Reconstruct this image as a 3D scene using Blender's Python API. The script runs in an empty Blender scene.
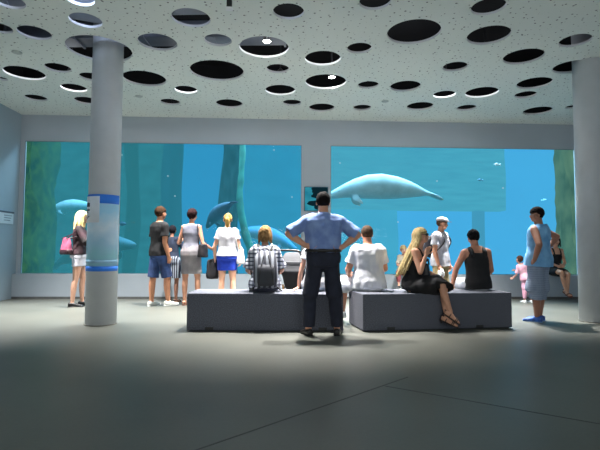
import bpy, bmesh, math, random
from mathutils import Vector, Matrix, noise
V = Vector
rnd = random.Random(7)
COL = bpy.context.scene.collection
PI = math.pi

# ------------------------------------------------------------------ camera
CAM_H = 1.06; F_PX = 461.2
YAW, PITCH, ROLL = math.radians(2.73), math.radians(3.139), math.radians(0.284)
fwd = V((math.sin(YAW)*math.cos(PITCH), math.cos(YAW)*math.cos(PITCH), math.sin(PITCH)))
r0 = V((math.cos(YAW), -math.sin(YAW), 0)); u0 = r0.cross(fwd)
rgt = math.cos(ROLL)*r0 + math.sin(ROLL)*u0
upv = -math.sin(ROLL)*r0 + math.cos(ROLL)*u0
def ray(px, py): return fwd + rgt*((px-300)/F_PX) + upv*((225-py)/F_PX)
def on_z(px, py, z):
    d = ray(px, py); t = (z-CAM_H)/d.z
    return V((d.x*t, d.y*t, z))
def on_y(px, py, y):
    d = ray(px, py); t = y/d.y
    return V((d.x*t, y, CAM_H+d.z*t))
cam = bpy.data.cameras.new('camera'); co = bpy.data.objects.new('camera', cam); COL.objects.link(co)
M = Matrix((rgt, upv, -fwd)).transposed().to_4x4(); M.translation = V((0, 0, CAM_H))
co.matrix_world = M
cam.sensor_width = 36; cam.lens = F_PX*36/600; cam.clip_end = 200; cam.clip_start = 0.05
bpy.context.scene.camera = co
sc = bpy.context.scene
sc.view_settings.view_transform = 'Standard'
sc.view_settings.look = 'None'
sc.view_settings.exposure = 0.0

# ------------------------------------------------------------------ materials
def lin(c):
    return tuple(((v/255)/12.92 if v/255 <= .04045 else (((v/255)+.055)/1.055)**2.4) for v in c)
def newmat(name):
    m = bpy.data.materials.new(name); m.use_nodes = True
    nt = m.node_tree; nt.nodes.clear()
    out = nt.nodes.new('ShaderNodeOutputMaterial')
    return m, nt, out
def N(nt, t, **k):
    n = nt.nodes.new(t)
    for a, b in k.items():
        if a in n.inputs.keys(): n.inputs[a].default_value = b
        else: setattr(n, a, b)
    return n
def mat(name, col, rough=.6, var=.12, scale=8, bump=0.0, col2=None, metal=0, bscale=None, sheen=0, stretch=None):
    """principled surface whose colour drifts between two tones on a noise"""
    m, nt, out = newmat(name)
    b = N(nt, 'ShaderNodeBsdfPrincipled'); b.inputs['Roughness'].default_value = rough
    b.inputs['Metallic'].default_value = metal
    c1 = lin(col); c2 = lin(col2) if col2 else tuple(v*(1-var*2) for v in c1)
    tc = N(nt, 'ShaderNodeTexCoord'); mp = N(nt, 'ShaderNodeMapping')
    if stretch: mp.inputs['Scale'].default_value = stretch
    nz = N(nt, 'ShaderNodeTexNoise'); nz.inputs['Scale'].default_value = scale; nz.inputs['Detail'].default_value = 4
    rp = N(nt, 'ShaderNodeValToRGB')
    rp.color_ramp.elements[0].position = .35; rp.color_ramp.elements[0].color = (*c2, 1)
    rp.color_ramp.elements[1].position = .65; rp.color_ramp.elements[1].color = (*c1, 1)
    L = nt.links.new
    L(tc.outputs['Object'], mp.inputs[0]); L(mp.outputs[0], nz.inputs['Vector']); L(nz.outputs['Fac'], rp.inputs['Fac'])
    L(rp.outputs['Color'], b.inputs['Base Color'])
    if bump:
        n2 = N(nt, 'ShaderNodeTexNoise'); n2.inputs['Scale'].default_value = bscale or scale*3; n2.inputs['Detail'].default_value = 3
        bp = N(nt, 'ShaderNodeBump'); bp.inputs['Strength'].default_value = bump; bp.inputs['Distance'].default_value = .01
        L(mp.outputs[0], n2.inputs['Vector']); L(n2.outputs['Fac'], bp.inputs['Height']); L(bp.outputs['Normal'], b.inputs['Normal'])
    L(b.outputs[0], out.inputs['Surface'])
    return m
def emit_mat(name, col, strength=1, col2=None, scale=2, stretch=None):
    m, nt, out = newmat(name)
    e = N(nt, 'ShaderNodeEmission'); e.inputs['Strength'].default_value = strength
    c1 = lin(col); c2 = lin(col2) if col2 else c1
    tc = N(nt, 'ShaderNodeTexCoord'); mp = N(nt, 'ShaderNodeMapping')
    if stretch: mp.inputs['Scale'].default_value = stretch
    nz = N(nt, 'ShaderNodeTexNoise'); nz.inputs['Scale'].default_value = scale; nz.inputs['Detail'].default_value = 3
    rp = N(nt, 'ShaderNodeValToRGB'); rp.color_ramp.elements[0].position = .3; rp.color_ramp.elements[1].position = .7
    rp.color_ramp.elements[0].color = (*c2, 1); rp.color_ramp.elements[1].color = (*c1, 1)
    L = nt.links.new
    L(tc.outputs['Object'], mp.inputs[0]); L(mp.outputs[0], nz.inputs['Vector']); L(nz.outputs['Fac'], rp.inputs['Fac'])
    L(rp.outputs['Color'], e.inputs['Color']); L(e.outputs[0], out.inputs['Surface'])
    return m

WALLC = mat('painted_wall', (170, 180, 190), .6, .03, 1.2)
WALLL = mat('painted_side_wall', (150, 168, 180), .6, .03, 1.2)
COLM = mat('painted_concrete_column', (192, 197, 202), .55, .04, 3, bump=.05)
BLACK = mat('black_plastic', (22, 22, 24), .5, .1)
DARK = mat('dark_plenum', (14, 16, 22), .9, .2, 2)
DUCT = mat('duct_metal', (135, 142, 155), .6, .1, 2)
WHITE = mat('white_enamel', (225, 228, 230), .5, .03)

# ceiling: pale board peppered with small black perforations
def ceiling_mat():
    m, nt, out = newmat('perforated_ceiling_board'); L = nt.links.new
    b = N(nt, 'ShaderNodeBsdfPrincipled'); b.inputs['Roughness'].default_value = .8
    tc = N(nt, 'ShaderNodeTexCoord')
    vo = N(nt, 'ShaderNodeTexVoronoi'); vo.inputs['Scale'].default_value = 9.0; vo.voronoi_dimensions = '2D'
    L(tc.outputs['Object'], vo.inputs['Vector'])
    # random size per cell
    sep = N(nt, 'ShaderNodeSeparateColor'); L(vo.outputs['Color'], sep.inputs[0])
    mr = N(nt, 'ShaderNodeMapRange'); mr.inputs['To Min'].default_value = .03; mr.inputs['To Max'].default_value = .125
    L(sep.outputs[0], mr.inputs['Value'])
    lt = N(nt, 'ShaderNodeMath', operation='LESS_THAN'); L(vo.outputs['Distance'], lt.inputs[0]); L(mr.outputs[0], lt.inputs[1])
    nz = N(nt, 'ShaderNodeTexNoise'); nz.inputs['Scale'].default_value = .8; L(tc.outputs['Object'], nz.inputs['Vector'])
    mx0 = N(nt, 'ShaderNodeMix', data_type='RGBA'); mx0.inputs[6].default_value = (*lin((222, 228, 221)), 1); mx0.inputs[7].default_value = (*lin((212, 220, 216)), 1)
    L(nz.outputs['Fac'], mx0.inputs[0])
    mx = N(nt, 'ShaderNodeMix', data_type='RGBA'); mx.inputs[7].default_value = (*lin((108, 112, 113)), 1)
    L(lt.outputs[0], mx.inputs[0]); L(mx0.outputs[2], mx.inputs[6]); L(mx.outputs[2], b.inputs['Base Color'])
    L(b.outputs[0], out.inputs['Surface'])
    return m
CEILM = ceiling_mat()

def floor_mat():
    m, nt, out = newmat('polished_concrete'); L = nt.links.new
    b = N(nt, 'ShaderNodeBsdfPrincipled')
    tc = N(nt, 'ShaderNodeTexCoord')
    n1 = N(nt, 'ShaderNodeTexNoise'); n1.inputs['Scale'].default_value = .7; n1.inputs['Detail'].default_value = 6
    n2 = N(nt, 'ShaderNodeTexNoise'); n2.inputs['Scale'].default_value = 40; n2.inputs['Detail'].default_value = 2
    L(tc.outputs['Object'], n1.inputs['Vector']); L(tc.outputs['Object'], n2.inputs['Vector'])
    ad = N(nt, 'ShaderNodeMath', operation='MULTIPLY_ADD'); ad.inputs[1].default_value = .25
    L(n2.outputs['Fac'], ad.inputs[0]); L(n1.outputs['Fac'], ad.inputs[2])
    rp = N(nt, 'ShaderNodeValToRGB'); rp.color_ramp.elements[0].position = .4; rp.color_ramp.elements[1].position = .85
    rp.color_ramp.elements[0].color = (*lin((76, 78, 73)), 1); rp.color_ramp.elements[1].color = (*lin((95, 96, 90)), 1)
    L(ad.outputs[0], rp.inputs['Fac']); L(rp.outputs['Color'], b.inputs['Base Color'])
    b.inputs['Roughness'].default_value = .42; b.inputs['Specular IOR Level'].default_value = .35
    L(b.outputs[0], out.inputs['Surface'])
    return m
FLOORM = floor_mat()

def glass_mat():
    m, nt, out = newmat('clear_acrylic'); L = nt.links.new
    t = N(nt, 'ShaderNodeBsdfTransparent'); g = N(nt, 'ShaderNodeBsdfGlossy'); g.inputs['Roughness'].default_value = .02
    f = N(nt, 'ShaderNodeFresnel'); f.inputs['IOR'].default_value = 1.12
    mx = N(nt, 'ShaderNodeMixShader'); L(f.outputs[0], mx.inputs[0]); L(t.outputs[0], mx.inputs[1]); L(g.outputs[0], mx.inputs[2])
    L(mx.outputs[0], out.inputs['Surface']); return m
GLASS = glass_mat()

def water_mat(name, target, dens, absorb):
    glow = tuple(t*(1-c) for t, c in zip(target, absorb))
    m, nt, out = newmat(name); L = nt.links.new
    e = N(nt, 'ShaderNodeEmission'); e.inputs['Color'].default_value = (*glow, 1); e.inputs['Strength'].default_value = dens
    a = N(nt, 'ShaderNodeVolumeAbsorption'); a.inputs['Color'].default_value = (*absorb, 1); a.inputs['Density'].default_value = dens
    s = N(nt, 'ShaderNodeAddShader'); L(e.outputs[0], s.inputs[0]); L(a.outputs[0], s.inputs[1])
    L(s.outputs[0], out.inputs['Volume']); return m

# ------------------------------------------------------------------ mesh helpers
def finish(name, bm, m, parent=None, smooth=True, loc=None, rotz=0):
    me = bpy.data.meshes.new(name); bmesh.ops.recalc_face_normals(bm, faces=bm.faces); bm.to_mesh(me); bm.free()
    for mm in (m if isinstance(m, (list, tuple)) else [m]): me.materials.append(mm)
    if smooth:
        for p in me.polygons: p.use_smooth = True
    o = bpy.data.objects.new(name, me); COL.objects.link(o)
    if parent: o.parent = parent
    if loc is not None: o.location = loc
    o.rotation_euler = (0, 0, rotz)
    return o
def empty(name, loc=(0, 0, 0), rotz=0):
    o = bpy.data.objects.new(name, None); COL.objects.link(o); o.location = loc; o.rotation_euler = (0, 0, rotz)
    o.empty_display_size = .1; return o
def tag(o, label, cat, group=None, kind=None):
    o['label'] = label; o['category'] = cat
    if group: o['group'] = group
    if kind: o['kind'] = kind
    return o
def struct(o): o['kind'] = 'structure'; return o
def box(bm, lo, hi, bevel=0, seg=2):
    r = bmesh.ops.create_cube(bm, size=1)
    for v in r['verts']:
        v.co = V(((lo[i]+hi[i])/2 + v.co[i]*(hi[i]-lo[i]) for i in range(3)))
    if bevel:
        es = set(e for v in r['verts'] for e in v.link_edges)
        bmesh.ops.bevel(bm, geom=list(es), offset=bevel, segments=seg, affect='EDGES', profile=.5)
def loft(bm, rings, n=16, cap=True, power=2.0):
    """rings: (centre, half axis A, half axis B); superelliptic sections"""
    L = []
    for c, a, b in rings:
        row = []
        for i in range(n):
            t = 2*PI*i/n; cs, sn = math.cos(t), math.sin(t)
            cs = math.copysign(abs(cs)**(2/power), cs); sn = math.copysign(abs(sn)**(2/power), sn)
            row.append(bm.verts.new(V(c)+V(a)*cs+V(b)*sn))
        L.append(row)
    for r1, r2 in zip(L, L[1:]):
        for i in range(n):
            j = (i+1) % n; bm.faces.new((r1[i], r1[j], r2[j], r2[i]))
    if cap:
        bm.faces.new(L[0][::-1]); bm.faces.new(L[-1])
    return L
def catmull(P, t):
    n = len(P)-1; i = min(int(t), n-1); f = t-i
    g = lambda k: P[max(0, min(n, k))]
    p0, p1, p2, p3 = g(i-1), g(i), g(i+1), g(i+2)
    return .5*((2*p1)+(p2-p0)*f+(2*p0-5*p1+4*p2-p3)*f*f+(3*p1-p0-3*p2+p3)*f**3)
def tube(bm, pts, radii, n=12, sub=4, ref=None, flat=1.0, ends=True, smooth=True, cap_round=1.0):
    """tapered round-ended limb through pts; flat squeezes it along ref"""
    P = [V(p) for p in pts]; m = (len(P)-1)*sub; C = []; R = []
    for k in range(m+1):
        t = k/sub; i = min(int(t), len(P)-2); f = t-i
        C.append(catmull(P, t) if smooth and len(P) > 2 else P[i].lerp(P[i+1], f))
        ff = f*f*(3-2*f); R.append(radii[i]*(1-ff)+radii[i+1]*ff)
    T = []
    for k in range(m+1):
        d = C[min(k+1, m)]-C[max(k-1, 0)]; T.append(d.normalized() if d.length > 1e-9 else V((0, 0, 1)))
    rf = V(ref) if ref is not None else (V((0, 1, 0)) if abs(T[0].y) < .8 else V((1, 0, 0)))
    rings = []
    def fr(t, prev):
        a = prev - t*prev.dot(t)
        a = a.normalized() if a.length > 1e-6 else t.orthogonal().normalized()
        return a, t.cross(a)
    a, b = fr(T[0], rf)
    if ends:
        for q in (80, 55, 28):
            s = math.sin(math.radians(q)); c = math.cos(math.radians(q))
            rings.append((C[0]-T[0]*R[0]*s*cap_round, a*R[0]*c*flat, b*R[0]*c))
    for k in range(m+1):
        a, b = fr(T[k], a if ref is None else rf)
        rings.append((C[k], a*R[k]*flat, b*R[k]))
    if ends:
        for q in (28, 55, 80):
            s = math.sin(math.radians(q)); c = math.cos(math.radians(q))
            rings.append((C[-1]+T[-1]*R[-1]*s*cap_round, a*R[-1]*c*flat, b*R[-1]*c))
    loft(bm, rings, n)
def ball(bm, c, rad, mtx=None, u=16, v=10):
    r = bmesh.ops.create_uvsphere(bm, u_segments=u, v_segments=v, radius=1)
    for w in r['verts']:
        p = V((w.co.x*rad[0], w.co.y*rad[1], w.co.z*rad[2]))
        if mtx: p = mtx @ p
        w.co = p + V(c)
    return r['verts']
def remesh(bm, voxel, smooth=2, fac=.5):
    """fuse overlapping closed forms into one continuous skin"""
    me = bpy.data.meshes.new('tmp'); bmesh.ops.recalc_face_normals(bm, faces=bm.faces); bm.to_mesh(me); bm.free()
    o = bpy.data.objects.new('tmp', me); COL.objects.link(o)
    md = o.modifiers.new('r', 'REMESH'); md.mode = 'VOXEL'; md.voxel_size = voxel; md.adaptivity = 0
    if smooth:
        s = o.modifiers.new('s', 'SMOOTH'); s.iterations = smooth; s.factor = fac
    dg = bpy.context.evaluated_depsgraph_get(); dg.update()
    ev = o.evaluated_get(dg); m2 = bpy.data.meshes.new_from_object(ev)
    b2 = bmesh.new(); b2.from_mesh(m2)
    bpy.data.objects.remove(o); bpy.data.meshes.remove(me); bpy.data.meshes.remove(m2)
    return b2
def wrinkle(bm, amp, scale, stretch=(1, 1, 1), seed=0):
    bm.normal_update()
    for v in bm.verts:
        p = V((v.co.x*stretch[0], v.co.y*stretch[1], v.co.z*stretch[2]))*scale + V((seed*3.7, seed, 0))
        v.co += v.normal * amp * (noise.noise(p)+.5*noise.noise(p*2.1))

# ------------------------------------------------------------------ room shell
TH = .032; D = 10.312; HC = 4.019; ZT = 3.438; ZB = .527; XL = -5.665
xr_end = 7.9
wl0 = on_y(23, 200, D).x; wl1 = on_y(301.5, 200, D).x; wr0 = on_y(330.5, 200, D).x; wr1 = 6.9
bm = bmesh.new(); box(bm, (XL-.3, -4.5, -.2), (xr_end+.3, D+.02, 0)); struct(finish('floor', bm, FLOORM, smooth=False))
bm = bmesh.new()
box(bm, (XL, D, ZT), (xr_end, D+.06, HC+TH)); box(bm, (XL, D-.14, -.2), (xr_end, D+.06, ZB))
box(bm, (XL, D, ZB), (wl0, D+.06, ZT)); box(bm, (wl1, D, ZB), (wr0, D+.06, ZT)); box(bm, (wr1, D, ZB), (xr_end, D+.06, ZT))
struct(finish('wall_back', bm, WALLC, smooth=False))
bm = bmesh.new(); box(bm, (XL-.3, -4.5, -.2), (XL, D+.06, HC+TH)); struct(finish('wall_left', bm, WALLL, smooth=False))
bm = bmesh.new(); box(bm, (xr_end, -4.5, -.2), (xr_end+.3, D+.06, HC+TH)); struct(finish('wall_right', bm, WALLC, smooth=False))
# dark joint along the foot of the back wall
bm = bmesh.new(); box(bm, (XL+.01, D-.152, .001), (xr_end-.01, D-.141, .045)); struct(finish('baseboard_back', bm, mat('joint', (96, 98, 98)), smooth=False))
# glass panes
for i, (a, b) in enumerate(((wl0, wl1), (wr0, wr1))):
    bm = bmesh.new(); box(bm, (a, D+.02, ZB), (b, D+.035, ZT)); w = struct(finish('window_%d' % (i+1), bm, GLASS, smooth=False))
    bm = bmesh.new(); s = .012
    box(bm, (a, D+.005, ZB), (b, D+.019, ZB+s)); box(bm, (a, D+.005, ZT-s), (b, D+.019, ZT)); box(bm, (a, D+.005, ZB+s), (a+s, D+.019, ZT-s)); box(bm, (b-s, D+.005, ZB+s), (b, D+.019, ZT-s))
    finish('gasket', bm, mat('gasket', (120, 150, 158)), w, smooth=False)

# ceiling board with big round openings; centre and width of each opening (read off the photo, laid on the ceiling plane)
HOLES = [(10, 2, 14), (80, -1, 13.5), (85.7, 20.5, 15.5), (-1, 28, 12), (34.5, 33, 15.5), (157.5, 42.3, 19), (99.5, 49.5, 31),
 (24.7, 73.3, 18.7), (58, 68, 12.3), (144.5, 78.7, 3), (74, 88, 12), (36, 98, 10.3), (91.5, 77, 11.5), (87, 100.8, 12), (2.5, 79, 5),
 (186, 89.7, 11), (170.3, 102, 9.7), (191, 18, 19), (217, 71, 26.5), (218, 40.3, 13.5), (264, 47.5, 24.5), (288.5, 11.7, 15.5),
 (322.7, 58.5, 17.7), (277.7, 68.7, 11.3), (280.3, 90.3, 15), (229.3, 103.7, 13.3), (292, 102.7, 9.3), (321.7, 107.7, 12.8),
 (325.7, 82, 20.3), (359.3, 48.3, 12.3), (368.3, 85, 10.3), (362, 107.7, 9), (375, 1.7, 15.7), (413.7, 32.3, 26.3), (405.3, 86.3, 15),
 (488.3, 7, 16.5), (488.6, 35.5, 20.7), (575.3, 40.7, 14.7), (523.3, 56.8, 19), (455, 66.7, 12), (571.5, 67, 17), (534.3, 83.3, 16.3),
 (444.3, 94.5, 10.8), (481.7, 92.5, 15.7), (525.5, 94.8, 10.3), (420, 106.3, 13), (466.5, 107.8, 9.3), (537.7, 110.8, 13.3), (572, 107, 6)]
HOLES[9] = (144.5, 78.7, 21)
holes = []
for px, py, hw in HOLES:
    c = on_z(px, py, HC); c = V((c.x, c.y, 0)); depth = V((c.x, c.y, HC-CAM_H)).dot(fwd)
    r = hw*depth/F_PX
    holes.append((c.x, c.y, r, px, py))
for x, y, r in ((-3.2, 1.2, .35), (-1.2, 2.6, .3), (1.4, 1.6, .42), (3.4, 2.9, .3), (5.4, 3.0, .4), (-4.6, 3.4, .28), (.2, .4, .3), (5.9, 5.2, .25), (6.6, 7.6, .3), (6.9, 9.2, .22)):
    holes.append((x, y, r, -99, -99))
cu = bpy.data.curves.new('c', 'CURVE'); cu.dimensions = '2D'; cu.fill_mode = 'BOTH'; cu.extrude = TH/2
def spl(pts):
    s = cu.splines.new('POLY'); s.points.add(len(pts)-1); s.use_cyclic_u = True
    for p, q in zip(s.points, pts): p.co = (q[0], q[1], 0, 1)
spl([(XL+.001, -4.4), (xr_end-.001, -4.4), (xr_end-.001, D-.001), (XL+.001, D-.001)])
for x, y, r, _, _ in holes: spl([(x+r*math.cos(2*PI*i/56), y+r*math.sin(2*PI*i/56)) for i in range(56)])
oc = bpy.data.objects.new('tmpc', cu); COL.objects.link(oc)
dg = bpy.context.evaluated_depsgraph_get(); dg.update()
me = bpy.data.meshes.new_from_object(oc.evaluated_get(dg)); bpy.data.objects.remove(oc)
me.name = 'ceiling'; me.materials.clear(); me.materials.append(CEILM)
me.materials.append(mat('opening_edge', (215, 218, 222), .5, .02))
for p in me.polygons: p.material_index = 1 if abs(p.normal.z) < .5 else 0; p.use_smooth = False
ceil = bpy.data.objects.new('ceiling', me); COL.objects.link(ceil); ceil.location = (0, 0, HC+TH/2); struct(ceil)
# plenum above the board
bm = bmesh.new(); box(bm, (XL-.3, -4.5, HC+1.2), (xr_end+.3, D+.06, HC+1.3))
struct(finish('ceiling_slab', bm, DARK, smooth=False))
bm = bmesh.new(); box(bm, (XL-.3, -4.6, HC+TH), (xr_end+.3, -4.5, HC+1.3)); box(bm, (XL-.3, D, HC+TH), (xr_end+.3, D+.06, HC+1.2)); box(bm, (XL-.3, -4.5, HC+TH), (XL, D, HC+1.2)); box(bm, (xr_end, -4.5, HC+TH), (xr_end+.3, D, HC+1.2)); struct(finish('wall_plenum', bm, DARK, smooth=False))
# pale ducts crossing the plenum, glimpsed through the openings
def duct(p, q, w, h, label):
    p, q = V(p), V(q); d = (q-p); L_ = d.length; a = math.atan2(d.y, d.x)
    root = empty('air_duct', ((p+q)/2), a)
    bm = bmesh.new(); box(bm, (-L_/2, -w/2, 0), (L_/2, w/2, h), .01); finish('duct_body', bm, DUCT, root, smooth=False)
    k = int(L_/1.1)
    for i in range(k+1):
        x = -L_/2+.02+(L_-.04)*i/max(k, 1)
        bm = bmesh.new(); box(bm, (x-.015, -w/2-.02, -.02), (x+.015, w/2+.02, h+.02)); finish('flange', bm, DUCT, root, smooth=False)
    tag(root, label, 'duct')
zz = HC+.33; dc = on_z(188, 41, zz)
duct((-4.3, dc.y+.25, zz), (.1, dc.y-.1, zz), .34, .26, 'long pale air duct seen through the openings around the left column')
c2 = on_z(187, 6, HC+.10)
duct((c2.x-1.0, c2.y+.10, HC+.08), (c2.x+.75, c2.y-.06, HC+.08), .36, .3, 'pale air duct seen through the opening at the top of the photo, left of centre')
c3 = on_z(72, 10, HC+.25)
duct((c3.x-1.9, c3.y-.5, HC+.25), (c3.x+.35, c3.y+.25, HC+.25), .30, .3, 'pale slanting air duct seen through the openings at the top left of the ceiling')

# floor joints
for i, (p, q) in enumerate((((150, 466), (408, 377)), ((385, 386), (640, 431)))):
    a = on_z(*p, 0); b = on_z(*q, 0); d = b-a
    bm = bmesh.new(); box(bm, (-d.length/2, -.006, 0), (d.length/2, .006, .0012))
    struct(finish('trim_%d' % (i+1), bm, mat('floor_joint', (58, 58, 55)), smooth=False, loc=((a+b)/2), rotz=math.atan2(d.y, d.x)))

# ------------------------------------------------------------------ columns
def arc_patch(bm, r, a0, a1, z0, z1, t=.003, n=24):
    g = []
    for i in range(n+1):
        a = a0+(a1-a0)*i/n; c, s = math.cos(a), math.sin(a)
        g.append([bm.verts.new((r*c, r*s, z0)), bm.verts.new((r*c, r*s, z1)), bm.verts.new(((r+t)*c, (r+t)*s, z0)), bm.verts.new(((r+t)*c, (r+t)*s, z1))])
    for p, q in zip(g, g[1:]):
        bm.faces.new((p[2], q[2], q[3], p[3])); bm.faces.new((p[0], p[1], q[1], q[0])); bm.faces.new((p[1], p[3], q[3], q[1])); bm.faces.new((p[0], q[0], q[2], p[2]))
    bm.faces.new((g[0][0], g[0][2], g[0][3], g[0][1])); bm.faces.new((g[-1][0], g[-1][1], g[-1][3], g[-1][2]))
def column(x, y, r, label):
    root = empty('column', (x, y, 0))
    bm = bmesh.new(); loft(bm, [((0, 0, z), (r, 0, 0), (0, r, 0)) for z in (0, HC+1.15)], 64); o = finish('shaft', bm, COLM, root, smooth=False)
    for p in o.data.polygons: p.use_smooth = len(p.vertices) == 4
    bm = bmesh.new(); loft(bm, [((0, 0, z), (r+.012, 0, 0), (0, r+.012, 0)) for z in (0.0, .014)], 64); finish('base_ring', bm, mat('dusty_joint', (112, 112, 106)), root, smooth=False)
    tag(root, label, 'column'); return root
CLx, CLy, CR = -2.506, 6.749, .2108
cl = column(CLx, CLy, CR, 'round grey concrete column with a blue underwater wrap and a white notice')
column(4.832, 6.868, CR, 'plain round grey concrete column at the right edge of the hall')
# printed wrap: gradient of underwater blues between two blue stripes
def zcol(px, py): return on_y(px, py, CLy-CR).z
zt_, zb_ = zcol(104, 194.2), zcol(104, 271.5)
def wrap_mat():
    m, nt, out = newmat('printed_underwater_film'); L = nt.links.new
    b = N(nt, 'ShaderNodeBsdfPrincipled'); b.inputs['Roughness'].default_value = .6
    tc = N(nt, 'ShaderNodeTexCoord'); sp = N(nt, 'ShaderNodeSeparateXYZ'); L(tc.outputs['Object'], sp.inputs[0])
    nz = N(nt, 'ShaderNodeTexNoise'); nz.inputs['Scale'].default_value = 5; L(tc.outputs['Object'], nz.inputs['Vector'])
    a = N(nt, 'ShaderNodeMath', operation='MULTIPLY_ADD'); a.inputs[1].default_value = .35; L(nz.outputs['Fac'], a.inputs[0]); L(sp.outputs['Z'], a.inputs[2])
    mr = N(nt, 'ShaderNodeMapRange'); mr.inputs['From Min'].default_value = zb_+.15; mr.inputs['From Max'].default_value = zt_+.15; L(a.outputs[0], mr.inputs['Value'])
    rp = N(nt, 'ShaderNodeValToRGB'); L(mr.outputs[0], rp.inputs['Fac'])
    E = rp.color_ramp.elements
    E[0].position = 0; E[0].color = (*lin((160, 204, 232)), 1); E[1].position = 1; E[1].color = (*lin((172, 216, 246)), 1)
    for pos, c in ((.22, (144, 204, 220)), (.4, (160, 202, 228)), (.6, (208, 226, 240)), (.8, (160, 214, 242))):
        e = E.new(pos); e.color = (*lin(c), 1)
    L(rp.outputs['Color'], b.inputs['Base Color']); L(b.outputs[0], out.inputs['Surface']); return m
bm = bmesh.new(); arc_patch(bm, CR+.001, -PI, -.05, zb_, zt_); finish('printed_wrap', bm, wrap_mat(), cl)
BLUE = mat('blue_stripe', (40, 124, 232), .6, .03)
s1 = zt_-zcol(104, 203.2)
for z0, z1 in ((zt_-s1, zt_), (zb_, zb_+s1*.55)):
    bm = bmesh.new(); arc_patch(bm, CR+.005, -PI, -.05, z0, z1, .002); finish('blue_stripe', bm, BLUE, cl)
bm = bmesh.new(); arc_patch(bm, CR+.005, -PI, -.05, zb_+s1*.9, zb_+s1*1.25, .002); finish('pale_stripe', bm, mat('pale_stripe', (150, 196, 226)), cl)
# notice with three dark pictograms
view = math.atan2(-CLy, -CLx)
def ang(px):   # surface angle of the column facing this direction
    d = ray(px, 210); d = V((d.x, d.y)).normalized(); perp = d.x*CLy-d.y*CLx   # signed offset
    off = max(-.999, min(.999, (d.y*CLx-d.x*CLy)/CR))
    base = math.atan2(-d.y, -d.x); return base+math.asin(-off) if False else base - math.asin(off)
def angpx(px):
    # solve numerically: surface angle whose point projects to px
    best = None
    for i in range(0, 721):
        a = -PI+PI*i/720; p = V((CLx+CR*math.cos(a), CLy+CR*math.sin(a), 1.6-CAM_H))
        if V((math.cos(a), math.sin(a))).dot(V((-p.x, -p.y))) < 0: continue
        q = 300+F_PX*p.dot(rgt)/p.dot(fwd)
        if best is None or abs(q-px) < best[0]: best = (abs(q-px), a)
    return best[1]
aL, aR = angpx(88.2), angpx(99.6)
nt_, nb_ = zcol(95, 196), zcol(95, 222.5)
bm = bmesh.new(); arc_patch(bm, CR+.009, aL-.35, aR, nb_, nt_, .002)
nsheet = finish('notice_sheet', bm, mat('notice_paper', (228, 234, 244), .5, .04), cl)
bmI = None
for k, (y0, y1) in enumerate(((202, 206.6), (209, 212.8), (215.8, 219.6))):
    za, zb2 = zcol(90, y0), zcol(90, y1)
    bm = bmesh.new()
    p0, p1 = angpx(88.0)-.12, angpx(90.4); w_ = p1-p0
    if k == 0:   # camera body with viewfinder
        arc_patch(bm, CR+.0115, p0, p1, zb2, za-.008, .001); arc_patch(bm, CR+.0115, p0+w_*.3, p0+w_*.7, za-.008, za, .001)
    elif k == 1:  # bar over bar
        arc_patch(bm, CR+.0115, p0+w_*.25, p1, zb2+.03, za, .001); arc_patch(bm, CR+.0115, p0, p1-w_*.3, zb2, zb2+.022, .001)
    else:         # slanting step shape
        for j in range(4): arc_patch(bm, CR+.0115, p0+w_*.18*j, p0+w_*(.18*j+.45), zb2+(za-zb2)*j/4, zb2+(za-zb2)*(j+1)/4, .001)
    finish('pictogram', bm, mat('pictogram_ink', (38, 44, 56)), nsheet)

# ------------------------------------------------------------------ signs and screen
p0 = ray(0, 212); t = XL/p0.x; za = CAM_H+p0.z*t; y0 = p0.y*t
p1 = ray(9, 224); t1 = XL/p1.x; zb1 = CAM_H+p1.z*t1; y1 = p1.y*t1
root = empty('wall_sign', (XL, (y0+y1)/2, (za+zb1)/2)); W = abs(y1-y0)/2+.12; Hh = abs(za-zb1)/2
bm = bmesh.new(); box(bm, (0, -W, -Hh), (.02, W, Hh), .004); finish('sign_board', bm, mat('sign_white', (205, 216, 222), .5, .03), root, smooth=False)
bm = bmesh.new(); box(bm, (0.0, -W-.005, Hh), (.03, W+.005, Hh+.035)); finish('sign_rail', bm, mat('sign_rail', (86, 96, 108)), root, smooth=False)
for i in range(3):
    bm = bmesh.new(); box(bm, (.0205, -W*.2, Hh*(.45-.45*i)), (.022, W*.8-.1*i*W, Hh*(.62-.45*i))); finish('text_line', bm, mat('sign_grey', (140, 152, 160)), root, smooth=False)
tag(root, 'small white sign with grey lines of text on the left wall', 'sign')

a = on_y(304.3, 186.6, D-.04); b = on_y(328.2, 186.6, D-.04); zlow = on_y(304, 211, D-.04).z
root = empty('wall_screen', ((a.x+b.x)/2, D-.04, (a.z+zlow)/2)); hw = (b.x-a.x)/2; hh = (a.z-zlow)/2
bm = bmesh.new(); box(bm, (-hw, 0, -hh), (hw, .04, hh), .004); finish('casing', bm, mat('screen_casing', (60, 78, 88)), root, smooth=False)
bm = bmesh.new(); box(bm, (-hw+.012, -.003, -hh+.012), (hw-.012, 0, hh-.012)); pic = finish('picture', bm, emit_mat('screen_water', (60, 160, 178), .9, (30, 120, 146), 5), root, smooth=False)
for cx, cz, rx, rz, s in ((.30, .72, .68, .2, 1), (.1, .3, .5, .16, 2), (.35, -.02, .35, .2, 3), (-.15, -.35, .6, .14, 4), (.3, -.7, .5, .12, 5)):
    bm = bmesh.new(); row = []
    for i in range(28):
        t = 2*PI*i/28; q = 1+.35*noise.noise(V((math.cos(t)*1.8, math.sin(t)*1.8, s*7)))
        row.append(bm.verts.new((max(-hw+.014, min(hw-.014, hw*(cx+rx*q*math.cos(t)))), -.0042, max(-hh+.014, min(hh-.014, hh*(cz+rz*q*1.6*math.sin(t)))))))
    bm.faces.new(row); finish('dark_shape', bm, emit_mat('screen_dark', (16, 44, 54), .7), pic, smooth=False)
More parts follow.
